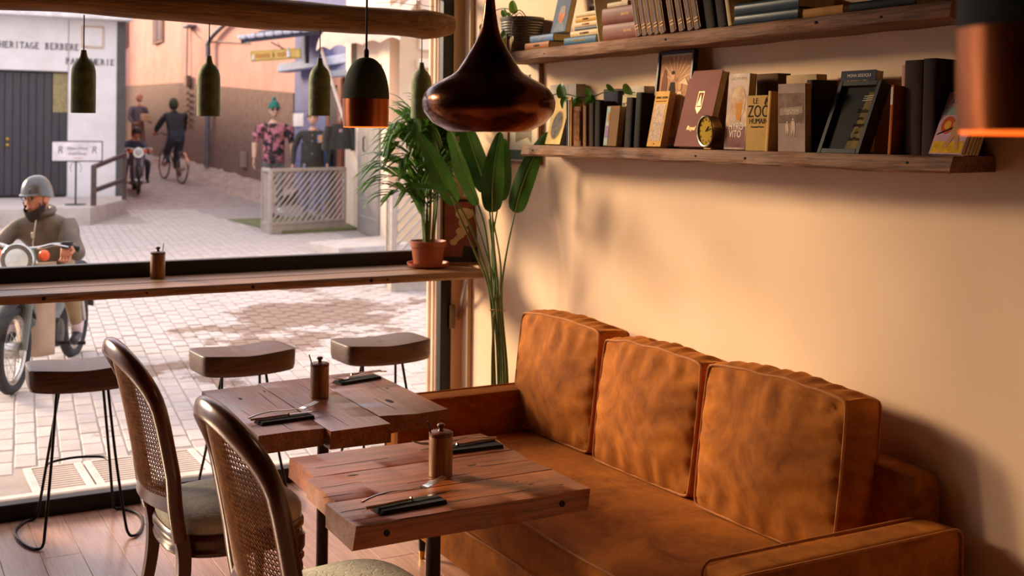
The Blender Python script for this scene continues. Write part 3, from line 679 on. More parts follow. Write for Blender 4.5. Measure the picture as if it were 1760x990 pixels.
PAGES = mat('book_pages', 'D8C49A', .9, col2='C2AA7C', scale=90, stretch=(1, 1, 1))
GILT = mat('gilt', 'C08E48', .45, metal=.35, col2='9A6E30', scale=30)
INKD = mat('dark_ink', '1C1512', .7); INKW = mat('white_ink', 'F0E4D0', .7); INKY = mat('yellow_ink', 'D9B04A', .7)
def book(label, col, w_, t_, h, loc, mode='face', lean=0., tilt=0., col2=None, rough=.65, rz=0., group='books on the wall shelves', soft=True, name='book', coverm=None):
    """canonical book: spine on -x, width w_ along +x, thickness t_ along y, height h along z.
    mode face: front cover looks into the room; spine: spine looks into the room; flat: lying, spine into the room"""
    if mode != 'face': w_ = min(w_, 2.678-loc[0])
    if mode == 'face': M_ = Matrix.Rotation(lean, 4, 'Y') @ Matrix.Rotation(-PI/2+rz, 4, 'Z')
    elif mode == 'spine': M_ = Matrix.Rotation(lean, 4, 'Y') @ Matrix.Rotation(-tilt, 4, 'X') @ Matrix.Rotation(rz, 4, 'Z')
    else: M_ = Matrix.Rotation(rz, 4, 'Z') @ Matrix.Rotation(PI/2, 4, 'X')
    t = thing(name, label, 'book', loc, M_.to_euler(), group)
    m = coverm or mat('cover_'+str(col)+str(rough), col, rough, col2=col2, scale=14, bump=.05, rnd=0, spec=.1)
    c = .0016 if soft else .0028
    mb = MB(); mb.box((w_/2, -t_/2+c/2, h/2), (w_, c, h), .0006); mb.box((w_/2, t_/2-c/2, h/2), (w_, c, h), .0006)
    # slightly rounded spine
    n = 6; vs = []; fs = []
    for k in range(n+1):
        a = -PI/2+PI*k/n; y = math.sin(a)*t_/2; x = -math.cos(a)*min(.004, t_*.2)
        for z in (0, h): vs += [(x, y, z), (x+c, y, z)]
    for k in range(n):
        i = 4*k; fs += [(i, i+4, i+6, i+2), (i+1, i+3, i+7, i+5), (i, i+1, i+5, i+4), (i+2, i+6, i+7, i+3)]
    mb.add(vs, fs); mb.build('cover', m, t, smooth=30)
    ins = .0015 if soft else .004
    MB().box(((w_-ins)/2+.001, 0, h/2), (w_-ins, t_-2*c, h-2*ins), .0005).build('pages', PAGES, t)
    return t
def face_book(label, yl, yr, x0, h, t_, lean, col, zs=1.632, **k):
    """front cover into the room; spine at the window side (yl)"""
    lean = R(lean); w_ = yl-yr
    # centre of thickness lies t/2 behind the front bottom edge
    loc = Vector((x0, yl, zs))+Matrix.Rotation(lean, 3, 'Y') @ Vector((t_/2, 0, 0)); loc.z = zs+math.sin(max(0, lean))*t_/2*1.0+.0005
    return book(label, col, w_, t_, h, loc, 'face', lean, **k), w_, h, t_
def ft(b, body, x, z, size, m=INKD, sx=1., sp=1., name='lettering', sh=0.):
    t, w_, h, t_ = b
    return text(name, body, size, m, t, (x*w_, -t_/2-.0004, z*h), (PI/2, 0, 0), .0004, 'CENTER', sx, sp, sh)
def fp(b, fn, m, name='print', d=.0007):
    """flat print shape in cover coordinates (0..1, 0..1)"""
    t, w_, h, t_ = b; poly = [(x*w_, z*h) for x, z in fn]
    vs = [(x, -t_/2-d, z) for x, z in poly]+[(x, -t_/2+.0001, z) for x, z in poly]; n = len(poly)
    return MB().add(vs, [tuple(range(n)), tuple(range(2*n-1, n-1, -1))]+[(i, n+i, n+(i+1) % n, (i+1) % n) for i in range(n)]).build(name, m, t, smooth=None)
def rect(x0, z0, x1, z1): return [(x0, z0), (x1, z0), (x1, z1), (x0, z1)]
def ell(cx, cz, rx, rz, n=24): return [(cx+rx*math.cos(2*PI*k/n), cz+rz*math.sin(2*PI*k/n)) for k in range(n)]
def lines(b, x0, x1, z0, z1, n, m, fill=.5):
    t, w_, h, t_ = b; mb = MB(); rr = random.Random(int(h*1e4))
    for k in range(n):
        z = (z0+(z1-z0)*(k+.5)/n)*h; x = x0*w_
        while x < x1*w_-.002:
            l = min(rr.uniform(.003, .010), x1*w_-x); mb.box((x+l/2, -t_/2-.0002, z), (l, .0006, (z1-z0)*h/n*fill)); x += l+.0016
    return mb.build('lettering', m, t, smooth=None)

# ------------------------------------------------------------------ lower shelf, window end to room end
b = face_book('yellow book with an oval grey portrait leaning at the window end of the lower shelf', 4.378, 4.254, 2.565, .211, .018, 16, 'D9B870')
fp(b, ell(.5, .40, .36, .31), mat('oval_frame_print', 'B98F4A', .6), 'print', .0006); fp(b, ell(.5, .40, .31, .28), mat('oval_grey_print', '7A746C', .6, col2='4A4640', scale=40), 'print', .001); ft(b, 'A', .5, .88, .02, INKD)
book('pale grey boxed book behind the yellow oval-portrait book', 'CFC6B8', .05, .215, .262, (2.628, 4.335, 1.6325), 'spine', 0, 0, '9E958A')
for lb, c, y, x, tl in (('thin dark blue magazine beside the yellow oval-portrait book', '2E3F55', 4.172, 2.553, 4), ('thin white magazine next to the dark blue magazine', 'D8D0C0', 4.158, 2.552, 2), ('thin tan magazine between the white magazine and the picture-spine book', 'C69A62', 4.138, 2.550, 0)):
    book(lb, c, .13, .008, .19, (x, y, 1.6325), 'spine', 0, R(tl)*.5)
t = book('short brown book with a dark picture on its spine on the lower shelf', '8A5A34', .13, .055, .162, (2.552, 4.092, 1.6325), 'spine', 0, 0)
MB().box((-.0043, 0, .085), (.0008, .046, .12), .0002).build('print', mat('dark_spine_print', '4A2A1A', .5, col2='8A5A2A', scale=40), t)
book('tan-brown worn book with a narrow spine beside the picture-spine book', '8F6238', .15, .026, .19, (2.558, 4.042, 1.6325), 'spine', 0, R(1))
book('dark brown hardback standing under the trailing ivy leaves', '3A251A', .15, .036, .178, (2.560, 3.995, 1.6325), 'spine', 0, R(1), soft=False)
book('nearly black hardback left of the colour-striped paperback', '241812', .155, .040, .182, (2.556, 3.945, 1.6325), 'spine', 0, 0, soft=False)
book('navy book with small print standing at the back beneath the ivy', '35384C', .03, .105, .232, (2.628, 3.962, 1.6325), 'spine')
b = face_book('small paperback with a turquoise and lilac stripe down one side', 3.884, 3.793, 2.542, .159, .028, 7, '8A6238')
fp(b, rect(.02, .02, .3, .98), mat('turquoise_print', '8FB8A8', .5, col2='C9C3B0', scale=18)); fp(b, rect(.05, .2, .3, .5), mat('lilac_print', 'A98CB8', .5), 'print', .001); fp(b, ell(.22, .72, .07, .14), mat('orange_print', 'D98A4A', .5), 'print', .0012)
b = face_book('cream paperback titled POWERS behind the colour-striped paperback', 3.838, 3.742, 2.588, .204, .022, 4, 'D9C79C'); ft(b, 'POWERS', .52, .80, .026, INKD, .9); ft(b, 'A NOVEL', .5, .92, .008)
book('dark brown thick hardback to the right of the POWERS paperback', '2C1D14', .15, .045, .192, (2.555, 3.733, 1.6325), 'spine', R(3), 0, soft=False)
book('black-brown hardback just left of the yellow Sufism book', '20150F', .15, .040, .21, (2.556, 3.673, 1.6325), 'spine', R(3), 0, soft=False)
book('white-spined tall book standing at the back beside the wedding picture', 'CDBFA8', .05, .13, .238, (2.628, 3.795, 1.6325), 'spine', 0, 0)

def frame_pic(name, label, yl, yr, x0, h, depth, lean, fw, fm, artm, zs=1.632, mat_w=0., matm=None, group='framed pictures', cat='picture frame'):
    lean = R(lean); loc = Vector((x0, (yl+yr)/2, zs))
    t = thing(name, label, cat, loc, Euler((0, lean, 0)), group); W = yl-yr
    for n_, c, d in (('frame_side', (depth/2, W/2-fw/2, h/2), (depth, fw, h)), ('frame_side', (depth/2, -W/2+fw/2, h/2), (depth, fw, h)), ('frame_rail', (depth/2, 0, fw/2), (depth, W-2*fw, fw)), ('frame_rail', (depth/2, 0, h-fw/2), (depth, W-2*fw, fw))):
        MB().box(c, d, .0015).build(n_, fm, t)
    MB().box((depth*.62, 0, h/2), (depth*.5, W-1.6*fw, h-1.6*fw)).build('backing', matm or fm, t)
    a = MB().box((depth*.35, 0, h/2), (.002, W-2*fw-2*mat_w, h-2*fw-2*mat_w)).build('picture', artm, t)
    return t, W, h, depth
# framed couple picture
ART1 = mat('sepia_wedding_print', 'C99A72', .5, col2='9A6A4E', scale=26, contrast=.9)
f1 = frame_pic('picture_frame', 'tall black-framed print of a couple under light rays on the lower shelf', 3.633, 3.412, 2.585, .365, .022, 6.2, .012, BLACKM, ART1, mat_w=.006, matm=mat('cream_mount', 'D8C09A', .7))
def pic_shape(f, fn, m, d=.0015):
    t, W, h, dp = f; poly = [((.5-x)*W, z*h) for x, z in fn]; n = len(poly); x0 = dp*.35-.001-d
    vs = [(x0, y, z) for y, z in poly]+[(x0+d, y, z) for y, z in poly]
    return MB().add(vs, [tuple(range(n)), tuple(range(2*n-1, n-1, -1))]+[(i, n+i, n+(i+1) % n, (i+1) % n) for i in range(n)]).build('print', m, t, smooth=None)
RAY = mat('pale_ray_print', 'E0B58A', .5)
for k in range(9):
    a = R(15+20*k*.9); pic_shape(f1, [(.55, .68), (.55+.42*math.cos(a), min(.95, .68+.28*math.sin(a))), (.55+.42*math.cos(a+.09), min(.95, .68+.28*math.sin(a+.09)))], RAY, .0008)
SUIT = mat('dark_suit_print', '3E2A22', .5); SKINP = mat('skin_print', 'D9A57C', .5); DRESS = mat('pale_dress_print', 'E8CDA8', .5, col2='D0AE86', scale=50)
pic_shape(f1, [(.34, .2), (.52, .2), (.54, .60), (.50, .68), (.40, .68), (.36, .6)], SUIT, .0012); pic_shape(f1, ell(.45, .74, .05, .045, 14), SKINP, .0014); pic_shape(f1, ell(.45, .775, .048, .02, 14), SUIT, .0016)
pic_shape(f1, [(.5, .12), (.86, .12), (.76, .5), (.72, .58), (.62, .58), (.58, .5)], DRESS, .0013); pic_shape(f1, ell(.67, .63, .045, .04, 14), SKINP, .0015); pic_shape(f1, [(.62, .66), (.8, .72), (.9, .64), (.72, .66)], DRESS, .0017)
pic_shape(f1, ell(.22, .62, .08, .2, 16), mat('brown_figure_print', '8A5A42', .5), .001)

b = face_book('yellow paperback titled LIVING SUFISM with a patterned panel', 3.576, 3.489, 2.532, .209, .03, 11.8, 'D8A24A')
ft(b, 'LIVING SUFISM', .5, .88, .0125, INKD, .9); lines(b, .1, .9, .80, .835, 1, mat('red_ink', '8A4A22', .7)); fp(b, rect(.12, .1, .88, .77), mat('sufi_panel', 'B8853C', .6, col2='6A4420', scale=160, contrast=.3), 'print', .0006); ft(b, 'III', .5, .045, .007)
b = face_book('large maroon hardback with a gilt shield emblem leaning behind the alarm clock', 3.425, 3.243, 2.545, .283, .032, 15.4, '7E4A40', col2='744038', rough=.65, soft=False)
fp(b, [(.42, .50), (.60, .50), (.60, .72), (.42, .72)], GILT, 'emblem', .0006); fp(b, [(.435, .515), (.585, .515), (.585, .705), (.435, .705)], mat('maroon_print', '7E4A40', .6), 'emblem', .0009); fp(b, [(.45, .53), (.57, .53), (.51, .69)], GILT, 'emblem', .0012); fp(b, [(.42, .50), (.60, .50), (.51, .43)], GILT, 'emblem', .0006)
ft(b, 'Royal', .42, .24, .022, GILT, sh=.25)
b = face_book('glossy pictorial biography with pale and purple cover beside the maroon book', 3.127, 3.019, 2.532, .256, .03, 4.7, '8A6A5C', col2='C9A88A', rough=.25)
fp(b, ell(.55, .62, .34, .22), mat('pale_face_print', 'D9BC96', .3, col2='A87E60', scale=30), 'print', .0006); fp(b, [(.45, .6), (.75, .62), (.7, .36), (.5, .4)], mat('orange_scarf_print', 'C8843C', .3), 'print', .0009); fp(b, rect(.05, .03, .95, .3), mat('purple_print', '6A4448', .3, col2='8A625A', scale=20), 'print', .0007)
ft(b, 'HYRO', .52, .30, .034, INKW, .8); ft(b, 'VITO', .5, .20, .034, INKW, .8); ft(b, 'MICHAEL KING', .5, .93, .013, INKW, .9)
book('brown thick hardback standing behind the LE ZOO HUMAIN paperback', '5A3C26', .055, .105, .256, (2.62, 3.012, 1.6325), 'spine', 0, 0, soft=False)
b = face_book('khaki paperback titled LE ZOO HUMAIN in bold black letters', 3.004, 2.905, 2.522, .180, .012, 2.6, 'B08A44', col2='A27C3A')
ft(b, 'LE', .42, .895, .026, INKD, 1.); ft(b, 'ZOO', .58, .70, .056, INKD, .82); ft(b, 'HUMAIN', .60, .53, .026, INKD, .9); ft(b, 'Desmond Morris', .55, .43, .009); fp(b, [(.84, .83), (.9, .93), (.95, .97), (.99, .9), (.93, .85), (.97, .80), (.92, .80), (.9, .84)], INKD)
book('slim tan book with a pale spine standing before the khaki zoo paperback', 'C99A58', .12, .015, .193, (2.514, 2.890, 1.6325), 'spine', R(4), 0)
b = face_book('grey photographic paperback with two walking figures on its cover', 2.846, 2.723, 2.522, .213, .026, -.5, '9A8070', col2='7E665A', rough=.45)
fp(b, rect(.02, .42, .96, .86), mat('dark_photo_print', '5A463C', .5, col2='8A7262', scale=26), 'print', .0005); fp(b, [(.06, .64), (.9, .67), (.92, .57), (.08, .53)], mat('grey_band_print', 'A08878', .5), 'print', .0008); ft(b, 'CHATIMENT', .52, .605, .0135, INKW, .9); ft(b, 'LE MONDE', .55, .565, .0125, INKW, .9)
PINKF = mat('pale_figure_print', 'CDB09A', .5)
for cx, cz, s in ((.56, .36, 1.), (.34, .34, .8)):
    fp(b, ell(cx, cz+.115*s, .035*s, .02*s, 12), PINKF, 'print', .001); fp(b, [(cx-.06*s, cz+.09*s), (cx+.06*s, cz+.09*s), (cx+.09*s, cz-.02*s), (cx+.05*s, cz-.14*s), (cx+.01*s, cz-.03*s), (cx-.05*s, cz-.14*s), (cx-.06*s, cz)], PINKF, 'print', .0009)
book('beige hardback standing behind the grey photographic paperback', 'BFA078', .045, .138, .246, (2.62, 2.850, 1.6325), 'spine', 0, 0, soft=False)
book('dark brown hardback between the beige book and the navy book', '3E2B1E', .10, .030, .225, (2.575, 2.760, 1.6325), 'spine', 0, 0, soft=False)
b = face_book('navy book by MONA SIDDIQUI leaning behind the black motto frame', 2.672, 2.530, 2.585, .248, .03, 8.1, '31384A', col2='2A3040')
ft(b, 'MONA SIDDIQUI', .53, .935, .0135, INKW, .95); ft(b, 'HOSPITALITY', .46, .845, .021, INKY, .8); ft(b, 'AND ISLAM', .4, .75, .021, INKY, .8); ft(b, 'Welcoming', .32, .66, .012, INKY, .8, sh=.3)
f2 = frame_pic('motto_frame', 'deep black shadow-box frame with a handwritten smile motto on the lower shelf', 2.664, 2.492, 2.512, .237, .042, 23, .016, mat('black_box_frame', '2E2C2A', .6, col2='222120', scale=20, spec=.25), mat('black_motto_board', '15130F', .7, spec=.15), mat_w=0.)
pic_shape(f2, [(.55, .08), (.89, .08), (.89, .86), (.72, .86), (.66, .5)], mat('gold_foil_print', '8A7444', .4, col2='3A3220', scale=30, contrast=.9), .0006)
for k, (w_, z, s) in enumerate((('Smiles', .60, .019), ('are', .50, .019), ('always', .41, .018), ('in', .31, .018), ('fashion', .22, .018))):
    text('lettering', w_, s, mat('script_ink', '1A130A', .6) if k != 9 else INKW, f2[0], (f2[3]*.35-.003, (.5-.70)*f2[1], z*f2[2]), (PI/2, 0, -PI/2), .0004, 'CENTER', .95, 1., .35)
for k in range(3): pic_shape(f2, [(.62+.02*k, .74+.03*k), (.86, .75+.03*k), (.86, .757+.03*k), (.62, .745+.03*k)], INKW, .0012)
t = book('slim book with an orange and white spine beside the motto frame', 'B5622E', .13, .012, .196, (2.512, 2.375, 1.6325), 'spine', R(4), 0)
MB().box((-.003, 0, .165), (.0012, .0085, .05)).build('print', INKW, t)
book('pale pink book peeping out behind the orange-spined book', 'B98A78', .03, .03, .258, (2.628, 2.425, 1.6325), 'spine')
book('tall dark brown volume, left one of the tall pair on the lower shelf', '3A2418', .16, .064, .264, (2.545, 2.325, 1.6325), 'spine', R(1.5), 0, soft=False)
book('tall dark brown volume, right one of the tall pair on the lower shelf', '321F15', .155, .045, .266, (2.545, 2.268, 1.6325), 'spine', R(1.5), 0, soft=False)
book('tall maroon-black volume behind the colourful comic', '3A1C1A', .08, .050, .258, (2.62, 2.214, 1.6325), 'spine', 0, 0, soft=False)
b = face_book('colourful comic paperback leaning back at the end of the lower shelf', 2.236, 2.128, 2.512, .187, .012, 25.5, 'B98A9A', col2='C9A0A8')
fp(b, rect(.03, .02, .97, .2), mat('yellow_field_print', 'DDB02A', .5, col2='B8861E', scale=60), 'print', .0005); fp(b, ell(.3, .46, .2, .14), mat('red_flower_print', 'C8522E', .5), 'print', .0006); fp(b, ell(.3, .46, .10, .07), mat('gold_flower_print', 'E0A83A', .5), 'print', .0009)
fp(b, [(.36, .12), (.5, .3), (.46, .5), (.62, .58), (.8, .5), (.74, .3), (.84, .1), (.74, .1), (.62, .28), (.48, .1)], mat('tan_figure_print', 'C99468', .5), 'print', .0011); fp(b, rect(.03, .62, .97, .76), mat('teal_sky_print', '7FA08C', .5, col2='A87A98', scale=20), 'print', .0006); fp(b, [(.05, .3), (.1, .33), (.5, .43), (.48, .40)], INKD, 'print', .0013); ft(b, 'TEX', .3, .93, .016, INKD); ft(b, 'Legacy', .42, .85, .018, INKD, sh=.2)
for k, (c, lb) in enumerate((('5A3A26', 'brown paperback leaning directly behind the colourful comic'), ('3A2620', 'dark paperback leaning second behind the colourful comic'), ('1E1815', 'black paperback leaning third behind the colourful comic'), ('A8845A', 'tan book leaning last behind the comic against the wall'))):
    face_book(lb, 2.222, 2.128+.004*k, 2.5265+.0175*k, .168+.003*k, .0145, 25.5, c)

# alarm clock
ck = thing('alarm_clock', 'round brass alarm clock with a yellowed dial on the lower shelf', 'clock', (2.522, 3.205, 1.632), Euler((0, 0, R(-8))), None)
MX = Matrix.Translation((0, 0, .064)) @ Matrix.Rotation(R(-90), 4, 'Y')
BRASS = MATS['brass']
MB().lathe([(.0001, -.042), (.040, -.040), (.051, -.030), (.053, -.004), (.055, .0), (.0545, .007), (.050, .009), (.0495, .002)], 36, M=MX, cap=False).build('case', mat('aged_brass_case', '8A6A3A', .35, metal=.9, col2='5E4424', scale=14), ck)
MB().lathe([(.0495, .003), (.0001, .0035)], 36, M=MX).build('dial', mat('yellow_dial', 'A8882E', .85, col2='92741F', scale=12, spec=.1), ck)
MB().lathe([(.0545, .004), (.056, .008), (.053, .0105), (.0495, .009)], 36, M=MX, cap=False).build('bezel', mat('chrome_bezel', 'D8C8A8', .2, metal=1.), ck)
for k in range(1, 13):
    a = R(30*k); text('numeral', str(k), .011, INKD, ck, (-.0042, -.039*math.sin(a), .064+.039*math.cos(a)), (PI/2, 0, -PI/2), .0004)
mb = MB(); mb.box((-.0052, 0, .0), (.0008, .0035, .026), M=Matrix.Translation((0, 0, .064)) @ Matrix.Rotation(R(48), 4, 'X') @ Matrix.Translation((0, 0, .011))); mb.box((-.0058, 0, 0), (.0008, .0022, .038), M=Matrix.Translation((0, 0, .064)) @ Matrix.Rotation(R(75), 4, 'X') @ Matrix.Translation((0, 0, .017)))
mb.build('hands', INKD, ck)
MB().box((.012, 0, .0045), (.022, .052, .009), .003).build('foot', BRASS, ck)

# ------------------------------------------------------------------ upper shelf
ZU = 2.0455
def flat_book(label, col, yl, yr, x0, d, t_, z, rz=0., prints=(), soft=True, rough=.5):
    # height runs along y; root at the room-side corner
    M_ = None
    t = book(label, col, d, t_, yl-yr, (x0, yl, z+t_/2), 'flat', rz=rz, soft=soft, rough=rough)
    for s, c, sz in prints: text('lettering', s, sz, c, t, (-.0045, 0, (yl-yr)/2), (0, -PI/2, 0), .0004) .rotation_euler = Matrix(((0, 0, -1), (0, 1, 0), (1, 0, 0))).to_euler()
    return t
flat_book('orange-brown paperback lying flat under the blue one beside the zinc planter', 'A8683A', 4.480, 4.275, 2.522, .13, .030, ZU, 0, (('LE SIECLE', INKD, .012),))
flat_book('blue and white paperback lying on the orange-brown one', '5F7FA8', 4.449, 4.252, 2.530, .13, .030, ZU+.0306, 0, (('LA CITE', INKW, .014),))
b = face_book('blue book with a portrait cover leaning above the blue flat paperback', 4.334, 4.215, 2.562, .205, .026, 13.4, '4F6480', zs=ZU+.0612, col2='3E4C64')
fp(b, ell(.55, .36, .22, .17), mat('portrait_skin_print', 'C9876A', .5, col2='A8664E', scale=24), 'print', .0008); fp(b, ell(.55, .48, .2, .09), mat('grey_hair_print', '9A948E', .5), 'print', .0010); fp(b, [(.15, .02), (.92, .02), (.8, .2), (.55, .24), (.3, .18)], mat('grey_shirt_print', '7C8796', .5), 'print', .0006); ft(b, 'Ma vie', .55, .72, .02, mat('orange_ink', 'D0603A', .6), sh=.2); ft(b, 'JOURNAL', .5, .9, .018, MATS['orange_ink'])
frame_pic('small_frame', 'small pale-framed photo standing behind the paperback stack', 4.190, 4.075, 2.650, .185, .014, 2, .012, mat('pale_frame', 'CDBE9E', .6), mat('dark_photo', '3A322A', .4, col2='7A6A54', scale=20), zs=ZU, group='framed pictures')
z = ZU
for lb, c, yl, yr, th, x0, tx in (('teal blue paperback at the bottom of the upper-shelf stack', '35607E', 4.150, 3.908, .032, 2.522, ('Histoires de la Mer', INKY, .012)), ('cream paperback second from the bottom of the upper-shelf stack', 'D2B483', 4.113, 3.900, .024, 2.530, ('LES DERNIERS', mat('brown_ink', '7A4A2A', .7), .011)), ('thin dark slate paperback in the middle of the upper-shelf stack', '4C5058', 4.090, 3.905, .014, 2.535, None), ('pale paperback with an orange label in the upper-shelf stack', 'D8BC90', 4.100, 3.925, .020, 2.540, ('LE CHEMIN', MATS['orange_ink'], .010)), ('mustard yellow paperback second from the top of the stack', 'CF9A3E', 4.100, 3.945, .022, 2.545, ('CONTES', INKD, .011)), ('worn ivory paperback on top of the upper-shelf stack', 'D6C49C', 4.098, 3.940, .018, 2.545, None)):
    flat_book(lb, c, yl, yr, x0, .125, th, z, 0, (tx,) if tx else ()); z += th+.0005
book('thin white booklet leaning on the two fat maroon volumes', 'CFC0A0', .13, .006, .21, (2.520, 3.885, ZU), 'spine', 0, R(13))
book('thin yellow-edged booklet leaning beside the white booklet', 'C79A4A', .13, .006, .205, (2.530, 3.898, ZU), 'spine', 0, R(14))
for lb, yl, yr, zz, tx in (('fat maroon volume lying lowest beside the gilt set', 3.862, 3.630, ZU, 'OEUVRES'), ('fat maroon volume lying on top of its twin', 3.868, 3.655, ZU+.0645, 'OEUVRES')):
    t = book(lb, '7E4436', .15, .063, yl-yr, (2.524, yl, zz+.0318), 'flat', soft=False, rough=.45); text('lettering', tx, .013, GILT, t, (-.0047, 0, (yl-yr)*.75), Matrix(((0, 0, -1), (0, 1, 0), (1, 0, 0))).to_euler(), .0004)
flat_book('small white booklet lying on top of the maroon volumes', 'D8C6A2', 3.84, 3.70, 2.53, .1, .02, ZU+.1285)
GB = mat('gilt_volume_leather', '5E3620', .5, col2='462610', scale=20, spec=.15)
names = ('first', 'second', 'third', 'fourth', 'fifth', 'sixth', 'seventh', 'eighth', 'ninth')
ys = (3.615, 3.573, 3.536, 3.498, 3.461, 3.398, 3.348, 3.298, 3.258)
for k, y in enumerate(ys):
    t = book('brown leather volume with gilt bands, %s from the maroon books in the leaning set' % names[k], '4A2A1A', .155, .031, .235, (2.522, y, ZU+.0045), 'spine', 0, R(15), group='gilt-banded volumes leaning on the upper shelf', soft=False, coverm=GB)
    for zz in (.03, .042, .185, .2): MB().box((-.0043, 0, zz), (.0016, .022, .0028), .0004).build('gilt_band', GILT, t)
    for s in (-1, 1): MB().box((-.0006, s*.0152, .118), (.003, .0016, .228), .0003).build('gilt_edge', GILT, t)
book('large black hardback to the right of the gilt volume set', '1C1512', .17, .05, .25, (2.535, 3.205, ZU+.004), 'spine', 0, R(12), soft=False)
book('large dark hardback leaning between the black one and the ivory book', '2A1E18', .17, .045, .25, (2.535, 3.142, ZU+.004), 'spine', 0, R(12), soft=False)
book('ivory book with a pale spine leaning against the large dark hardbacks', 'D4BC8C', .14, .02, .23, (2.521, 3.083, ZU+.003), 'spine', 0, R(13))
flat_book('slate blue bound volume lying lowest near the end of the upper shelf', '2F3C46', 3.060, 2.757, 2.522, .17, .036, ZU, soft=False, rough=.3)
flat_book('slate blue bound volume lying on its twin near the end of the upper shelf', '364450', 3.064, 2.757, 2.524, .17, .036, ZU+.0365, soft=False, rough=.3)
flat_book('orange-yellow hardback lying flat near the end of the upper shelf', 'C98A36', 2.745, 2.575, 2.530, .14, .028, ZU, soft=False)
flat_book('black ledger lying flat at the far end of the upper shelf', '1E1814', 2.55, 2.30, 2.53, .15, .03, ZU, soft=False)

# poster on the wall behind the plant, picture leaning on the bar
f3 = frame_pic('wall_poster', 'cream text poster in a thin wooden frame on the wall behind the tall plant', 4.90, 4.60, 2.662, .50, .02, 0, .014, wood('poster_frame_wood', 'A87040', '6A4424', 'Z', rough=.5, rnd=0), mat('cream_poster', 'D6C4A0', .7, col2='CCB892', scale=6), zs=1.54)
for k, (s, z) in enumerate((('FOR THE', .80), ('CREATIVE', .70), ('SOULS &', .60), ('LIFE', .50), ('DREAMERS', .40))): text('lettering', s, .034, INKD, f3[0], (.02*.35-.002, 0, z*.5), (PI/2, 0, -PI/2), .0004)
pic_shape(f3, rect(.06, .04, .94, .13), mat('green_poster_foot', '4A5540', .7), .001)
pic_shape(f3, [(.25, .32), (.75, .32), (.75, .20), (.62, .25), (.25, .20)], mat('poster_ribbon', '8A7A58', .7), .001)
bf = thing('bar_picture', 'wooden framed pink poster leaning at the end of the window bar', 'picture frame', (2.60, 5.26, 1.02), Euler((R(-9), 0, R(-24))), 'framed pictures')
bfw = wood('bar_frame_wood', 'B9824C', '7A4E2A', 'Z', rough=.5, rnd=0); W, Hh = .21, .345
for n_, c, d in (('frame_side', (-W/2+.007, 0, Hh/2), (.014, .022, Hh)), ('frame_side', (W/2-.007, 0, Hh/2), (.014, .022, Hh)), ('frame_rail', (0, 0, .007), (W-.028, .022, .014)), ('frame_rail', (0, 0, Hh-.007), (W-.028, .022, .014))): MB().box(c, d, .0015).build(n_, bfw, bf)
MB().box((0, .004, Hh/2), (W-.02, .006, Hh-.02)).build('backing', mat('dark_mount', '2A211C', .6), bf)
MB().box((0, 0, Hh/2+.008), (W-.05, .002, Hh-.07)).build('picture', mat('dusty_pink_print', '9A5A52', .5, col2='85483F', scale=12), bf)
def bfp(fn, m, d=.0022):
    poly = [((x-.5)*(W-.05), z*(Hh-.07)+.043) for x, z in fn]; n = len(poly)
    vs = [(x, -d, z) for x, z in poly]+[(x, 0, z) for x, z in poly]
    MB().add(vs, [tuple(range(n)), tuple(range(2*n-1, n-1, -1))]+[(i, n+i, n+(i+1) % n, (i+1) % n) for i in range(n)]).build('print', m, bf, smooth=None)
CREAMP = mat('cream_shape_print', 'DDBF8E', .5, col2='C9A672', scale=30)
bfp(ell(.62, .78, .28, .11, 16), CREAMP); bfp(ell(.6, .62, .16, .10, 14), CREAMP, .0026); bfp(ell(.55, .46, .2, .08, 14), CREAMP, .0026); bfp([(.3, .2), (.45, .3), (.62, .36), (.6, .44), (.4, .4), (.24, .3)], CREAMP); bfp(ell(.28, .26, .12, .06, 12), CREAMP, .0026)
bfp([(.55, .0), (1., .0), (1., .16), (.6, .2)], MATS['dark_mount'])

# ================================================================== plants
LEAFG = mat('glossy_leaf_green', '6A9436', .35, col2='3A661E', scale=9, trans=.4, rnd=.15)
LEAFB = mat('broad_leaf_green', '3A6222', .4, col2='234414', scale=6, stretch=(1, 1, 1), trans=.3, rnd=.1)
LEAFY = mat('yellow_dead_leaf', 'D9A62E', .5, col2='A8701E', scale=14, trans=.4)
STEMG = mat('leaf_stem_green', '5F7A2E', .45, col2='3E5A1E', scale=12)
TERRA = mat('terracotta_plastic', 'A8552F', .5, col2='954826', scale=8, rnd=0)
SOIL = mat('potting_soil', '2A1C13', .95, col2='1A110B', scale=40, bump=.6)
def blade(mb, pts, wid, side, fold=.15, prof=None, nacross=4, wave=0., seed=0., n=5):
    """leaf blade along a midrib; side = across vector hint; fold = V depth"""
    P_ = smooth_path(pts, n); K = len(P_); prof = prof or (lambda t: math.sin(PI*min(1, t**.8*.97+.03))**.75)
    vs = []; fs = []; side = Vector(side)
    for i, p in enumerate(P_):
        t = i/(K-1); tg = (P_[min(i+1, K-1)]-P_[max(i-1, 0)]).normalized(); s = (side-tg*side.dot(tg)).normalized(); nrm = tg.cross(s)
        w_ = wid*prof(t)
        for k in range(nacross+1):
            a = -1+2*k/nacross; vs.append(p+s*(a*w_/2)+nrm*(abs(a)*fold*w_/2+wave*w_*math.sin(t*14+a*2+seed)*abs(a)))
    m = nacross+1
    for i in range(K-1):
        for k in range(nacross): fs.append((i*m+k, i*m+k+1, (i+1)*m+k+1, (i+1)*m+k))
    return mb.add(vs, fs)
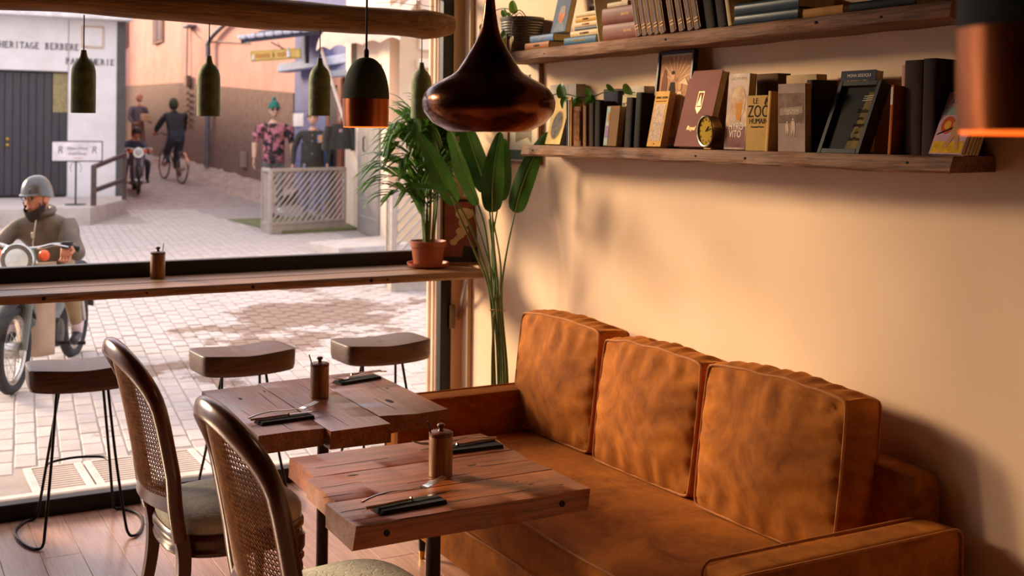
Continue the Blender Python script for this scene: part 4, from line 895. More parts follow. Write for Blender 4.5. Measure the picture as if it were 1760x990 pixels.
# ------------------------------------------------------------------ palm on the bar
palm = thing('potted_palm', 'small green palm in a terracotta pot and saucer on the window bar', 'potted plant', (2.415, 5.245, 1.02))
MB().lathe([(.062, .004), (.086, .004), (.098, .010), (.103, .022), (.1035, .026), (.099, .024), (.092, .012), (.06, .008)], 36).build('saucer', TERRA, palm)
MB().lathe([(.060, .010), (.070, .011), (.082, .098), (.0825, .100), (.088, .102), (.090, .130), (.087, .131), (.084, .128), (.080, .115)], 36).build('pot', TERRA, palm)
MB().lathe([(.081, .112), (.05, .118), (.0001, .120)], 24).build('soil', SOIL, palm)
rr = random.Random(5)
fr = [(-165, .54, .24), (-150, .44, .22), (-120, .58, .18), (-95, .52, .16), (170, .40, .26), (150, .60, .16), (-60, .54, .14), (-30, .50, .15), (20, .56, .12), (-140, .62, .20), (-175, .50, .20), (-20, .40, .16), (-105, .36, .24), (-75, .66, .08), (165, .33, .24), (100, .64, .05), (-45, .60, .08), (-130, .30, .22), (-160, .64, .14), (-170, .26, .22), (40, .48, .10)]
for k, (az, hh, reach) in enumerate(fr):
    a = R(az); bx_, by_ = .022*math.cos(a+rr.uniform(-1, 1)), .022*math.sin(a+rr.uniform(-1, 1))
    dx, dy = math.cos(a)*reach, math.sin(a)*reach
    if dy > .1: dy = .1
    p = smooth_path([(bx_, by_, .10), (bx_*1.5+dx*.08, by_*1.5+dy*.08, .12+hh*.45), (dx*.35, dy*.35, .12+hh*.85), (dx*.72, dy*.72, .12+hh), (dx, dy, .12+hh*.93)], 6)
    st_ = MB().tube(p, [.0042-.003*i/(len(p)-1) for i in range(len(p))], 6).build('frond_stem', STEMG, palm)
    n = len(p); cnt = 12
    for j in range(cnt):
        for s in (-1, 1):
            t = .30+.68*j/(cnt-1); i = min(int(t*(n-1)), n-2); q = p[i]; tg = (p[i+1]-p[i]).normalized(); sd_ = tg.cross(Vector((0, 0, 1)))
            if sd_.length < .05: sd_ = Vector((-math.sin(a), math.cos(a), 0))
            sd_.normalize(); ln = (.21-.08*abs(t-.62)/.4)*rr.uniform(.8, 1.15)
            d = (tg*(.75+.5*(t-.4))+sd_*s*(.75-.5*max(0, t-.42))+Vector((0, 0, .15))).normalized()
            e = q+d*ln; e.z -= .26*ln*rr.uniform(.4, 1.3); md = q+d*ln*.55+Vector((0, 0, .01))
            lim = .150
            if e.y > lim: e.y = lim
            if md.y > lim: md.y = lim
            blade(MB(), [q, md, e], .024, d.cross(Vector((0, 0, 1))), .35, nacross=2, n=4).build('leaf', LEAFG, st_)
# ------------------------------------------------------------------ tall broad-leaved plant behind the sofa
bop = thing('tall_leaf_plant', 'tall broad-leaved green plant tied with string behind the sofa arm', 'potted plant', (2.50, 4.64, 0))
MB().lathe([(.085, 0), (.10, .01), (.125, .24), (.13, .26), (.122, .262), (.115, .23)], 32).build('pot', mat('dark_planter', '4A3B30', .6), bop)
MB().lathe([(.117, .225), (.0001, .232)], 24).build('soil', SOIL, bop)
stems = {
 'L1': ([(2.509, 4.660, .23), (2.505, 4.665, .601), (2.459, 4.650, .974), (2.404, 4.612, 1.240), (2.364, 4.611, 1.365)], [(2.364, 4.611, 1.365), (2.296, 4.603, 1.499), (2.239, 4.589, 1.627), (2.205, 4.584, 1.697)], .085, (.8, .3, .5)),
 'L2': ([(2.509, 4.646, .23), (2.509, 4.646, .605), (2.464, 4.625, .977), (2.455, 4.653, 1.235), (2.456, 4.698, 1.416)], [(2.456, 4.698, 1.416), (2.431, 4.757, 1.546), (2.408, 4.80, 1.665), (2.400, 4.84, 1.745)], .11, (.9, -.3, .2)),
 'L3': ([(2.503, 4.62, .23), (2.503, 4.615, .611), (2.454, 4.585, .983), (2.417, 4.559, 1.193), (2.400, 4.546, 1.342)], [(2.400, 4.546, 1.335), (2.390, 4.529, 1.450), (2.390, 4.506, 1.565), (2.409, 4.495, 1.690)], .105, (.85, -.5, 0)),
 'L4': ([(2.490, 4.66, .23), (2.490, 4.679, .601), (2.422, 4.602, .969), (2.305, 4.530, 1.174), (2.202, 4.518, 1.374)], [(2.202, 4.518, 1.374), (2.153, 4.522, 1.474), (2.098, 4.529, 1.578), (2.039, 4.550, 1.686)], .088, (.7, -.4, .45)),
 'L5': ([(2.514, 4.65, .23), (2.514, 4.666, .575), (2.436, 4.595, .931), (2.334, 4.514, 1.149), (2.235, 4.477, 1.326), (2.173, 4.477, 1.411)], [(2.173, 4.477, 1.411), (2.119, 4.484, 1.431), (2.063, 4.491, 1.446), (2.001, 4.514, 1.451)], .075, (.2, -.75, -.35)),
 'L6': ([(2.53, 4.64, .23), (2.541, 4.651, .575), (2.487, 4.612, .925), (2.480, 4.571, 1.112), (2.497, 4.516, 1.334)], [(2.497, 4.516, 1.334), (2.509, 4.486, 1.438), (2.542, 4.445, 1.567), (2.590, 4.395, 1.69)], .095, (.75, -.6, -.4)),
 'L7': ([(2.514, 4.67, .23), (2.514, 4.689, .597), (2.487, 4.681, .969), (2.476, 4.687, 1.179), (2.511, 4.690, 1.376)], [(2.511, 4.690, 1.376), (2.525, 4.694, 1.468), (2.533, 4.701, 1.574), (2.546, 4.705, 1.658)], .09, (.8, -.5, 0)),
}
for k, (sp, bl, wd, sd_) in stems.items():
    p = smooth_path(sp, 6); o = MB().tube(p, [.0075-.0042*i/(len(p)-1) for i in range(len(p))], 8).build('stem', STEMG, bop, world=True)
    mb = MB(); blade(mb, bl, wd*.98, sd_, .38, lambda t: (math.sin(PI*min(1, t**.7*.96+.04)))**.6, 6, .05, len(bl)*1.3+wd*60, 7)
    l_ = mb.build('leaf', LEAFB, o, smooth=60); l_.location = -bop.location
    MB().tube(smooth_path(bl, 5), [.003-.0022*i/15 for i in range(16)], 5).build('midrib', mat('pale_midrib', '8FA85A', .5), l_)
for sp in ([(2.47, 4.63, .23), (2.458, 4.640, .585), (2.448, 4.611, .876), (2.442, 4.592, 1.060), (2.416, 4.606, 1.30)], [(2.53, 4.66, .23), (2.546, 4.671, .558), (2.488, 4.635, .870), (2.431, 4.598, 1.060), (2.306, 4.552, 1.349)], [(2.49, 4.62, .23), (2.515, 4.625, .56), (2.475, 4.600, .870), (2.46, 4.575, 1.1), (2.40, 4.546, 1.32)]):
    p = smooth_path(sp, 6); MB().tube(p, [.007-.004*i/(len(p)-1) for i in range(len(p))], 8).build('stem', STEMG, bop, world=True)
mb = MB(); mb.tube([(2.467+.034*math.cos(a), 4.612+.034*math.sin(a), .895+.006*math.sin(2*a)) for a in [2*PI*k/18 for k in range(18)]], .0016, 5, closed=True); mb.tube([(2.44, 4.583, .895), (2.40, 4.56, .905)], .0013, 5); mb.tube([(2.44, 4.583, .895), (2.41, 4.55, .872)], .0013, 5)
mb.build('string', mat('jute_string', 'B08A5A', .8), bop, world=True)
# ------------------------------------------------------------------ trailing pothos in a zinc planter
pt = thing('pothos_planter', 'trailing pothos in a ribbed zinc planter on the upper shelf', 'potted plant', (2.580, 4.615, 2.0455))
pr = [(.082, 0)]
for k in range(12): pr += [(.084+.0009*k, .004+.012*k), (.0885+.0009*k, .010+.012*k)]
pr += [(.100, .150), (.101, .156), (.096, .157), (.090, .12)]
MB().lathe(pr, 40).build('planter', mat('dark_zinc', '8A857C', .4, metal=.75, col2='5E5A54', scale=9), pt)
MB().lathe([(.093, .125), (.0001, .13)], 24).build('soil', SOIL, pt)
VINE = mat('vine_stem', '4A3A1E', .6, col2='3A4A1E', scale=20)
MB().tube(smooth_path([(2.616, 4.60, 2.17), (2.56, 4.60, 2.235), (2.505, 4.60, 2.19), (2.488, 4.590, 2.10), (2.488, 4.565, 2.03), (2.505, 4.535, 1.975), (2.535, 4.505, 1.917), (2.54, 4.42, 1.871), (2.535, 4.300, 1.845), (2.545, 4.239, 1.85), (2.55, 4.156, 1.845), (2.56, 4.091, 1.832), (2.57, 4.000, 1.835), (2.575, 3.914, 1.852), (2.58, 3.819, 1.855), (2.57, 3.709, 1.842)], 5), .0024, 6).build('vine', VINE, pt, world=True)
MB().tube(smooth_path([(2.605, 4.64, 2.17), (2.55, 4.70, 2.25), (2.49, 4.78, 2.225), (2.472, 4.80, 2.161)], 5), .002, 6).build('vine', VINE, pt, world=True)
MB().tube(smooth_path([(2.59, 4.59, 2.17), (2.54, 4.57, 2.22), (2.495, 4.555, 2.16), (2.49, 4.545, 2.08), (2.488, 4.56, 2.03)], 5), .0018, 6).build('vine', VINE, pt, world=True)
heart = lambda t: (math.sin(PI*min(1, t**.55*.97+.03)))**.8
for k, (x, y, z, s, d, m) in enumerate((
    (2.545, 4.62, 2.22, .07, (-.2, -.1, 1.), LEAFG), (2.535, 4.64, 2.195, .055, (-.3, -.55, .35), LEAFG), (2.551, 4.715, 2.215, .05, (-.1, .3, .6), LEAFG), (2.50, 4.585, 2.115, .085, (-.1, -.15, -1.), LEAFY), (2.495, 4.60, 2.135, .05, (-.2, .3, -.5), LEAFG), (2.478, 4.80, 2.15, .045, (.0, .2, 1), LEAFG),
    (2.54, 4.182, 1.83, .075, (-.05, .25, 1.), LEAFG), (2.54, 4.16, 1.835, .05, (-.4, -.1, -.8), LEAFG), (2.55, 4.11, 1.835, .055, (-.3, -.6, -.2), LEAFG), (2.56, 4.02, 1.832, .075, (-.3, -.7, .35), LEAFG), (2.565, 3.98, 1.826, .05, (-.5, .2, -.3), LEAFG), (2.57, 3.86, 1.85, .055, (-.4, -.3, .4), LEAFG), (2.565, 3.735, 1.835, .06, (-.3, -.2, .5), LEAFG), (2.55, 4.06, 1.82, .045, (-.6, .1, -.4), LEAFG))):
    d = Vector(d).normalized(); p0 = Vector((x, y, z)); sd_ = d.cross(Vector((1, .4, .1))).normalized()
    p1 = p0+d*s*.55+Vector((-.004, 0, .004)); p2 = p0+d*s-Vector((0, 0, s*.12))
    blade(MB(), [p0, p1, p2], s*.72, sd_, .25, heart, 6, n=5).build('leaf', m, pt, world=True, smooth=60)

# ================================================================== the street outside
def gz(y): return .05+.016*(y-5.5) if y < 22 else .314+.07*(y-22)
def street_mat(name, c1, c2, rough=.8, rnd=.10, bump=.25):
    """pale worn stone with a dark damp stain whose outline is fixed on the ground"""
    m = mat(name, c1, rough, col2=c2, scale=7, bump=bump, bscale=40, rnd=rnd); nt = m.node_tree; N = nt.nodes; L = nt.links; b = N['Principled BSDF']
    src = b.inputs['Base Color'].links[0].from_socket
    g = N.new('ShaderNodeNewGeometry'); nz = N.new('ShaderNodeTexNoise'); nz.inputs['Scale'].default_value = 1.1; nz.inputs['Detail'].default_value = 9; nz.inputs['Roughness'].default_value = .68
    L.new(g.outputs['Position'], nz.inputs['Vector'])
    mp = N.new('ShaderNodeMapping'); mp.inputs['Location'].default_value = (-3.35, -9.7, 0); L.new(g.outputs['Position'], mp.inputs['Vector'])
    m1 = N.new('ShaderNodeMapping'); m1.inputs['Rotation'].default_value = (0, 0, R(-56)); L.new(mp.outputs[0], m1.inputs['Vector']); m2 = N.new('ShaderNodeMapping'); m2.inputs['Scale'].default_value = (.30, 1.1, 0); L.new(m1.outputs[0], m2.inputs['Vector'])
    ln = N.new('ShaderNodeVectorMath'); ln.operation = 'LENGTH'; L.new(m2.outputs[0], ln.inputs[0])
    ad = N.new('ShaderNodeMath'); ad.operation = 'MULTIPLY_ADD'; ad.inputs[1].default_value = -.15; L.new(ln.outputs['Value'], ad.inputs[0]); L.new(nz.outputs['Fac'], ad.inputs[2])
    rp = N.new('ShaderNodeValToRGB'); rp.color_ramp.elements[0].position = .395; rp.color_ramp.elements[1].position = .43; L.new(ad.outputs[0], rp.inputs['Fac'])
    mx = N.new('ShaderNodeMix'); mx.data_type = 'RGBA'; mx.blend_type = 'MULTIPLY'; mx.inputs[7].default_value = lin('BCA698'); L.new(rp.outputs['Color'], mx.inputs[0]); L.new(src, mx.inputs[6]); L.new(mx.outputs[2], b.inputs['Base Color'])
    return m
PAVE = street_mat('pale_paver', 'B6ACA8', 'A79D98'); JOINT = street_mat('sandy_joint', 'A09690', '918782', .9, 0.)
def gx(x, y): return (x, y, gz(y))
ys = [5.5, 8, 12, 16, 22, 26, 30, 36, 42]
mb = MB(); vs = []; fs = []
for y in ys: vs += [(-14, y, gz(y)-.004), (14, y, gz(y)-.004)]
for i in range(len(ys)-1): fs.append((2*i, 2*i+1, 2*i+3, 2*i+2))
street = struct('street_ground', mb.add(vs, fs), JOINT, None)
PAVEA = mat('alley_stone', 'A2948F', .85, col2='857872', scale=6, bump=.6, bscale=18)
mb = MB(); mb.grid(lambda u, v: (3.6+3.6*u, 20.5+20*v, gz(20.5+20*v)+.006+.016*nz3(u*34, v*170, 0)-.03*max(0, 1-v*25)), 60, 140)
struct('alley_ground', mb, PAVEA, 60)
# pavers: rows run away from the window; the nearest three hundred in view are separate stones
az = R(6); ca, sa = math.cos(az), math.sin(az)
def in_view(x, y):
    d = x*_f.x+y*_f.y; u = 880+2015*(x*_r0.x+y*_r0.y)/d; v = 230+2015*(EYE-gz(y))/d
    return d > 1 and 0 < u < 760 and v < 870, d
rr = random.Random(11); cells = []
PW, PL = .106, .212
for i in range(-40, 110):
    for j in range(-5, 75):
        a = i*PW; b = 5.4+j*PL+(PL/2 if i % 2 else 0); x = a*ca+b*sa-.6; y = -a*sa+b*ca
        if not (5.57 < y < 20.9 and -1.6 < x < 7.4): continue
        if .42 < x < 1.75 and y < 6.02: continue
        if y > 18.3 and x < 3.8: continue
        if y > 16.1 and x > 5.0: continue
        if x > 5.9 and y > 13.8: continue
        ok, d = in_view(x, y); cells.append((d if ok else 1e6+d, x, y, i, j))
cells.sort()
pvm = [MB().box((0, 0, 0), (PW-rr.uniform(.005, .010), PL-rr.uniform(.005, .012), .03), .005).mesh('paver', PAVE) for _ in range(6)]
rest = MB(); sl = math.atan(.016)
for k, (d, x, y, i, j) in enumerate(cells):
    z = gz(y)-.013+rr.uniform(-.002, .002)
    if k < 300:
        o = bpy.data.objects.new('paver', pvm[k % 6]); C.objects.link(o); o.parent = street; o.location = (x, y, z); o.rotation_euler = (sl, rr.uniform(-.006, .006), -az+rr.uniform(-.015, .015))
    else:
        hx, hy = PW/2-.004, PL/2-.005; M_ = Matrix.Translation((x, y, z+.015)) @ Matrix.Rotation(-az+rr.uniform(-.015, .015), 4, 'Z')
        q = [(-hx, -hy, 0), (hx, -hy, 0), (hx, hy, 0), (-hx, hy, 0)]; q2 = [(a*1.03, b*1.02, -.02) for a, b, c in q]
        rest.add(q+q2, [(0, 1, 2, 3), (0, 4, 5, 1), (1, 5, 6, 2), (2, 6, 7, 3), (3, 7, 4, 0)], M=M_)
ro = rest.build('far_pavers', PAVE, street, smooth=None); ro['kind'] = 'stuff'
# drain grates along the shop front
GRT = mat('pale_painted_grate', 'CFC2B8', .6, col2='B8AAA0', scale=12, bump=.2)
wtx = [.66+.272*k for k in range(4)]
for k, x in enumerate(wtx):
    t = thing('drain_grate', ('slotted pale drain grate nearest the left edge below the window', 'slotted pale drain grate second from the left below the window', 'slotted pale drain grate third from the left below the window', 'slotted pale drain grate farthest right, behind the cane chair')[k], 'grate', (x+.128, 5.77, gz(5.77)), 0, 'drain grates under the shop window')
    MB().box((0, 0, -.008), (.262, .43, .008)).build('pit_shade_plate', mat('black_pit_shade', '1A1614', .95), t)  # flat black plate standing in for the shaded hollow below the slots
    for s in (-1, 1): MB().box((s*.113, 0, .004), (.036, .44, .02), .003).build('frame_side', GRT, t)
    for s in (-1, 1): MB().box((0, s*.213, .004), (.19, .022, .02), .003).build('frame_end', GRT, t)
    bar_m = MB().box((0, 0, .003), (.19, .017, .016), .003).mesh('bar', GRT)
    for j in range(11):
        o = bpy.data.objects.new('bar', bar_m); C.objects.link(o); o.parent = t; o.location = (0, -.178+.0356*j, 0)
MB_ = MB().box((1.0, 5.545, .054), (4.2, .06, .03), .006); struct('threshold_strip', MB_, GRT)

# ------------------------------------------------------------------ serif lettering
def serif(txt, h, m, parent, x0, x1, z, y, name='lettering'):
    """hand-cut roman capitals on a facade facing -Y, from x0 to x1, baseline z"""
    G = {'H': ('s.12', 's.72', 'b.5,.12,.72'), 'E': ('s.15', 'b.97,.1,.68', 'b.52,.15,.55', 'b.03,.1,.7', 'k.66,.8,.97', 'k.68,.03,.22'), 'I': ('s.4',), 'T': ('s.4', 'b.97,.05,.78', 'k.06,.78,.97', 'k.77,.78,.97'),
         'R': ('s.15', 'o.3,.74,.28,.24', 'd.38,.5,.78,.02'), 'B': ('s.15', 'o.3,.76,.24,.22', 'o.3,.28,.32,.26'), 'P': ('s.15', 'o.3,.73,.3,.25'), 'A': ('d.4,1,.06,.03', 'd.4,1,.76,.03', 'b.35,.2,.62', 'f.06', 'f.76'),
         'G': ('c.44,.5,.34,.48', 's2.74,.03,.4', 'b.42,.56,.82'), 'F': ('s.15', 'b.97,.1,.68', 'b.52,.15,.55', 'k.66,.78,.97'), 'U': ('u.13,.7',), 'M': ('s.1', 's.82', 'd.1,1,.46,.1', 'd.82,1,.46,.1'), ' ': ()}
    W = (x1-x0)/len(txt); mb = MB()
    for i, c in enumerate(txt):
        ox = x0+W*i; sx = W*1.02
        def P2(a, b): return (ox+a*sx, y, z+b*h)
        def bar(a0, b0, a1, b1, w_):
            p, q = Vector(P2(a0, b0)), Vector(P2(a1, b1)); d = (q-p); l = d.length; ang = math.atan2(d.z, d.x)
            mb.box((0, 0, 0), (l, .012, w_), M=Matrix.Translation((p+q)/2) @ Matrix.Rotation(-ang, 4, 'Y'))
        def foot(a, b): bar(a-.15, b, a+.15, b, h*.07)
        for g in G[c]:
            k, v = g[0], [float(q) for q in g.lstrip('sbkodfcu').lstrip('2' if g.startswith('s2') else '').split(',')]
            if g.startswith('s2'): bar(v[0], v[1], v[0], v[2], W*.13)
            elif k == 's': bar(v[0], .02, v[0], .98, W*.15); foot(v[0], .03); foot(v[0], .97)
            elif k == 'b': bar(v[1], v[0], v[2], v[0], h*.095)
            elif k == 'k': bar(v[0], v[1], v[0], v[2], W*.06)
            elif k == 'd': bar(v[0], v[1], v[2], v[3], W*.12)
            elif k == 'f': foot(v[0], .03)
            elif k in 'oc':
                a0, a1 = (-90, 90) if k == 'o' else (50, 320); n = 8; pr = None
                for q in range(n+1):
                    a = R(a0+(a1-a0)*q/n); cur = (v[0]+v[2]*math.cos(a), v[1]+v[3]*math.sin(a))
                    if pr: bar(*pr, *cur, W*(.15 if abs(math.cos(a)) > .5 else .09))
                    pr = cur
                if k == 'o': bar(.15, v[1]+v[3], v[0], v[1]+v[3], h*.07); bar(.15, v[1]-v[3], v[0], v[1]-v[3], h*.07)
            elif k == 'u':
                bar(v[0], .3, v[0], .98, W*.15); bar(v[1], .3, v[1], .98, W*.09); foot(v[0], .97); foot(v[1], .97); pr = None; cx = (v[0]+v[1])/2; r_ = (v[1]-v[0])/2
                for q in range(7):
                    a = R(180+30*q); cur = (cx+r_*math.cos(a), .3+.28*math.sin(a))
                    if pr: bar(*pr, *cur, W*.11)
                    pr = cur
    return mb.build(name, m, parent, world=True, smooth=None)

# ------------------------------------------------------------------ white perfume shop
WHITEW = mat('white_render', 'E6E4E4', .8, col2='D8D4D2', scale=2.5, bump=.1, bscale=25)
CHAR = mat('charcoal_paint', '54504E', .6, col2='474341', scale=5); DOORB = mat('black_door_paint', '3E3B3E', .5, col2='34313A', scale=6, stretch=(6, 6, .5), rnd=.08)
CONC = mat('pale_concrete', 'BDB4AE', .85, col2='A89E98', scale=4, bump=.2, bscale=30)
FY = 21.56
shop = thing('perfume_shop', 'white single-storey shop across the street with black double doors', 'building', (0, FY, .3))
def sp_(n, c, d, m, bev=.01, par=None): return MB().box(c, d, bev).build(n, m, par or shop, world=par is None)
sp_('wall', (-3.6, FY+.2, 1.95), (9.2, .4, 3.4), WHITEW); sp_('wall', (3.515, FY+.2, 1.95), (.95, .4, 3.4), WHITEW); sp_('lintel', (2.0, FY+.2, 3.165), (2.06, .4, .97), WHITEW)
sp_('side_wall', (3.85, FY+8.9, 2.0), (.26, 17, 3.3), mat('alley_side_render', 'B07A66', .85, col2='96624F', scale=3)); sp_('pilaster', (3.915, FY+.02, 1.95), (.15, .10, 3.3), CHAR); sp_('cornice', (-2.1, FY-.1, 3.635), (12.3, .5, .085), mat('white_cornice', 'E8E6E6', .6)); sp_('roof', (-2.1, FY+8.3, 3.72), (12.2, 17, .1), CONC)
dr = sp_('door', (2.03, FY+.16, 1.59), (2.02, .05, 2.16), DOORB)
for k in range(16):
    x = 1.03+.0626+.1252*k; o = MB().box((x, FY+.125, 1.59), (.119, .03, 2.12), .006).build('board', DOORB, dr); o.location = -shop.location; dr.location = (0, 0, 0)
for z in (1.40, 1.50): o = MB().lathe([(.02, 0), (.03, .01), (.026, .03), (.0001, .036)], 12, M=Matrix.Translation((2.075, FY+.11, z)) @ Matrix.Rotation(PI/2, 4, 'X')).build('knob', MATS['brass'], dr); o.location = -shop.location
o = MB().box((2.92, FY+.10, 2.31), (.24, .012, .68)).build('notice', mat('mottled_notice', 'A89A6A', .7, col2='6E6648', scale=18, contrast=.9), dr); o.location = -shop.location
serif('HERITAGE BERBERE', .108, mat('black_letters', '2A2426', .5), shop, 1.925, 3.215, 3.055, FY-.008); serif('PARFUMERIE', .102, MATS['black_letters'], shop, 2.985, 3.815, 2.815, FY-.008)
for z0, z1 in ((3.123, 3.483),):
    for c, d in (((3.43, FY-.01, z1), (.37, .03, .03)), ((3.43, FY-.01, z0), (.37, .03, .03)), ((3.255, FY-.01, (z0+z1)/2), (.03, .03, .36)), ((3.605, FY-.01, (z0+z1)/2), (.03, .03, .36))): sp_('hatch_frame', c, d, mat('beige_hatch', 'D6C0A8', .7), .006)
    sp_('hatch', (3.43, FY-.005, 3.303), (.33, .02, .33), WHITEW)
pl = [(-9, 18.42), (2.92, 18.42), (3.80, 20.4), (3.97, FY-.12), (-9, FY-.12)]
struct('shop_platform', MB().prism(pl, .1, .51), CONC)
rl = thing('handrail', 'dark metal handrail at the corner of the shop platform', 'railing', (3.03, 18.82, .51)); RUST = mat('rusty_brown_steel', '5A4640', .6, metal=.3, col2='463632', scale=9)
MB().box((3.03, 18.82, .82), (.075, .075, .62), .005).build('post', RUST, rl, world=True); MB().box((3.77, 20.38, .90), (.07, .07, .78), .005).build('post', RUST, rl, world=True)
for z0, z1 in ((1.11, 1.265), (.745, .845)):
    MB().sweep([(-.03, -.03), (.03, -.03), (.03, .03), (-.03, .03)], [(3.03, 18.80, z0), (3.775, 20.40, z1)], (0, 0, 1)).build('rail', RUST, rl, world=True)
sg = thing('sign_stand', 'white framed sign on a thin pole in front of the black doors', 'sign', (2.825, 19.2, .51))
MB().tube([(2.825, 19.2, .51), (2.825, 19.2, 1.18)], .014, 8).build('pole', BLACKM, sg, world=True); MB().lathe([(.16, 0), (.16, .012), (.02, .02)], 20).build('base', BLACKM, sg)
MB().box((2.84, 19.2, 1.34), (.76, .03, .325), .004).build('frame', BLACKM, sg, world=True)
bd = MB().box((2.84, 19.182, 1.34), (.725, .012, .29), .002).build('board', mat('white_board', 'E6E0E2', .5), sg, world=True)
GREYI = mat('grey_ink', '6E686C', .6)
text('lettering', 'Maison d\'Hotes', .062, GREYI, sg, (.015, -.026, .875), (PI/2, 0, 0), .001, 'CENTER', .8, 1, .3); text('lettering', 'Guest House', .062, GREYI, sg, (.015, -.026, .795), (PI/2, 0, 0), .001, 'CENTER', .8, 1, .3)
for dx in (-.235, .265): text('emblem', 'R', .16, GREYI, sg, (dx, -.026, .845), (PI/2, 0, 0), .001, 'CENTER', .9, 1, .15)
mb = MB(); mb.box((2.86, 19.175, 1.235), (.16, .002, .012)); mb.build('underline', mat('pink_ink', 'C9A8A0', .6), sg, world=True)
for s in (-1, 1): MB().tube([(2.825+s*(.02+.06*math.sin(t*.9)), 19.2, 1.17-.05*t+.02*math.sin(t*2)) for t in [k*.25 for k in range(12)]], .004, 5).build('scroll', BLACKM, sg, world=True)

# ------------------------------------------------------------------ pink alley wall
PINK = mat('salmon_render', 'C99484', .85, col2='BA8272', scale=1.6, bump=.15, bscale=18); STONE = mat('rubble_stone', '8A6E60', .95, col2='6A5248', scale=9, bump=1., bscale=11, contrast=.9)
A_, B_, L_ = Vector((6.52, 28.36, 0)), Vector((7.13, 21.64, 0)), Vector((6.95, 38.5, 0))
alley = thing('pink_alley_house', 'tall salmon pink house with a rough stone base along the alley', 'building', (6.9, 25, .4))
def wallseg(n, p, q, z0p, z0q, z1p, z1q, th, m, par=alley, off=0.):
    d = (q-p).normalized(); nrm = Vector((-d.y, d.x, 0)); nrm = nrm if nrm.x > 0 else -nrm
    a, b = p-nrm*off, q-nrm*off; vs = [(a.x, a.y, z0p), (b.x, b.y, z0q), (b.x, b.y, z1q), (a.x, a.y, z1p)]; vs += [(v[0]+nrm.x*(th+off), v[1]+nrm.y*(th+off), v[2]) for v in vs]
    return MB().add(vs, [(0, 1, 2, 3), (7, 6, 5, 4), (0, 4, 5, 1), (3, 2, 6, 7), (0, 3, 7, 4), (1, 5, 6, 2)]).build(n, m, par, world=True, smooth=None)
wallseg('wall', B_, A_, 0, 0, 9, 9, .4, PINK); wallseg('wall', A_, L_, 0, 0, 9, 9, .4, PINK)
wallseg('stone_base', B_, A_, 0, 0, 2.42, 2.82, .05, STONE, off=.03); wallseg('stone_base', A_, L_, 0, 0, 2.82, 3.05, .05, STONE, off=.03)
# end of the alley
wallseg('end_wall', Vector((3.5, 41, 0)), Vector((8, 41, 0)), 0, 0, 9, 9, .3, PINK)
DARKG = mat('dark_window_glass', '6A4A44', .3, col2='4A3634', scale=3)
for y0, y1, z0, z1 in ((30.58, 31.84, 3.94, 4.95), (36.6, 37.4, 4.2, 5.1)):
    x = 6.52+(31.2-28.36)/(38.5-28.36)*.43-.02 if y0 < 33 else 6.9-.03
    wi = MB().box((x, (y0+y1)/2, (z0+z1)/2), (.10, y1-y0, z1-z0), .01).build('window', mat('window_reveal', '8A5A4C', .8), alley, world=True)
    for k in range(2):
        o = MB().box((x-.055, y0+(y1-y0)*(.27+.46*k), (z0+z1)/2), (.02, (y1-y0)*.40, (z1-z0)*.86), .004).build('pane', DARKG, wi); o.location = -alley.location
PIPEG = mat('grey_blue_pipe', '6E6A74', .5, col2='5A5660', scale=8)
MB().tube(smooth_path([(6.60, 26.1, .86), (6.60, 26.1, 3.3), (6.60, 26.1, 3.62), (6.66, 25.6, 3.86), (6.78, 24.4, 4.15)], 4), .055, 10).build('drainpipe', PIPEG, alley, world=True)
MB().tube([(6.52, 27.72, 4.1), (6.51, 27.7, 2.95)], .018, 6).build('conduit', PIPEG, alley, world=True); MB().box((6.50, 27.6, 2.83), (.1, .26, .26), .01).build('meter_box', mat('brown_box', '7A5A4E', .7), alley, world=True)
for k in range(6): MB().box((6.48, 27.55, 2.55-.14*k), (.06, .26, .05), .006).build('clamp', mat('brown_clamp', '6A4A40', .7), alley, world=True)
MB().tube(smooth_path([(6.55, 27.7, 4.15), (6.62, 26.8, 3.75), (6.75, 25.4, 3.62), (6.9, 23.9, 3.5)], 6), .012, 5).build('cable', BLACKC, alley, world=True)
MB().box((6.53, 27.5, 4.1), (.25, .5, .06), .02).build('lamp_arm', PIPEG, alley, world=True)
MB().box((6.855, 24.1, 1.08), (.06, .33, .32), .01).build('hatch', mat('pale_hatch', '9A8478', .7), alley, world=True)
# rubble kerb
mb = MB()
def kerb(u, v):
    y = 21.2+8.2*u; xw = 7.13-(y-21.64)/(28.36-21.64)*.61; w_ = .75+.25*nz3(u*4, 0, 1)-.25*u; x = xw+.05-w_*v
    return (x, y, gz(y)+(.30*(1-v)**.7+.06*nz3(u*40, v*6, 2)+.04*nz3(u*90, v*12, 7))*min(1, (1-v)*4)+.0)
mb.grid(kerb, 70, 12); struct('rubble_kerb', mb, mat('pale_rubble', 'B09A8E', .95, col2='92796C', scale=7, bump=.8, bscale=16), 60)

# ------------------------------------------------------------------ blue clothing shop
BLUE = mat('faded_blue_render', '6A6C92', .85, col2='585A80', scale=2.5, bump=.2, bscale=20); S_ = Vector((6.68, 17.62, 0))
bshop = thing('blue_clothing_shop', 'faded blue shop front behind the two mannequins', 'building', (6.9, 19.3, .3))
wallseg('wall', S_, B_-Vector((.01, .02, 0)), 0, 0, 6, 6, .4, BLUE, bshop)
def onw(y): return 6.68+(y-17.62)/(21.62-17.62)*.44
WOODO = mat('orange_brown_timber', '8A4E36', .6, col2='6A3A2A', scale=6, stretch=(4, 4, .4))
MB().box((onw(18.5)-.05, 18.55, 1.4), (.10, .16, 2.3), .01).build('door_post', WOODO, bshop, world=True); MB().box((onw(17.8)-.05, 17.8, 1.4), (.10, .16, 2.3), .01).build('door_post', WOODO, bshop, world=True); MB().box((onw(18.1)-.05, 18.17, 2.5), (.10, .9, .14), .01).build('door_head', WOODO, bshop, world=True)
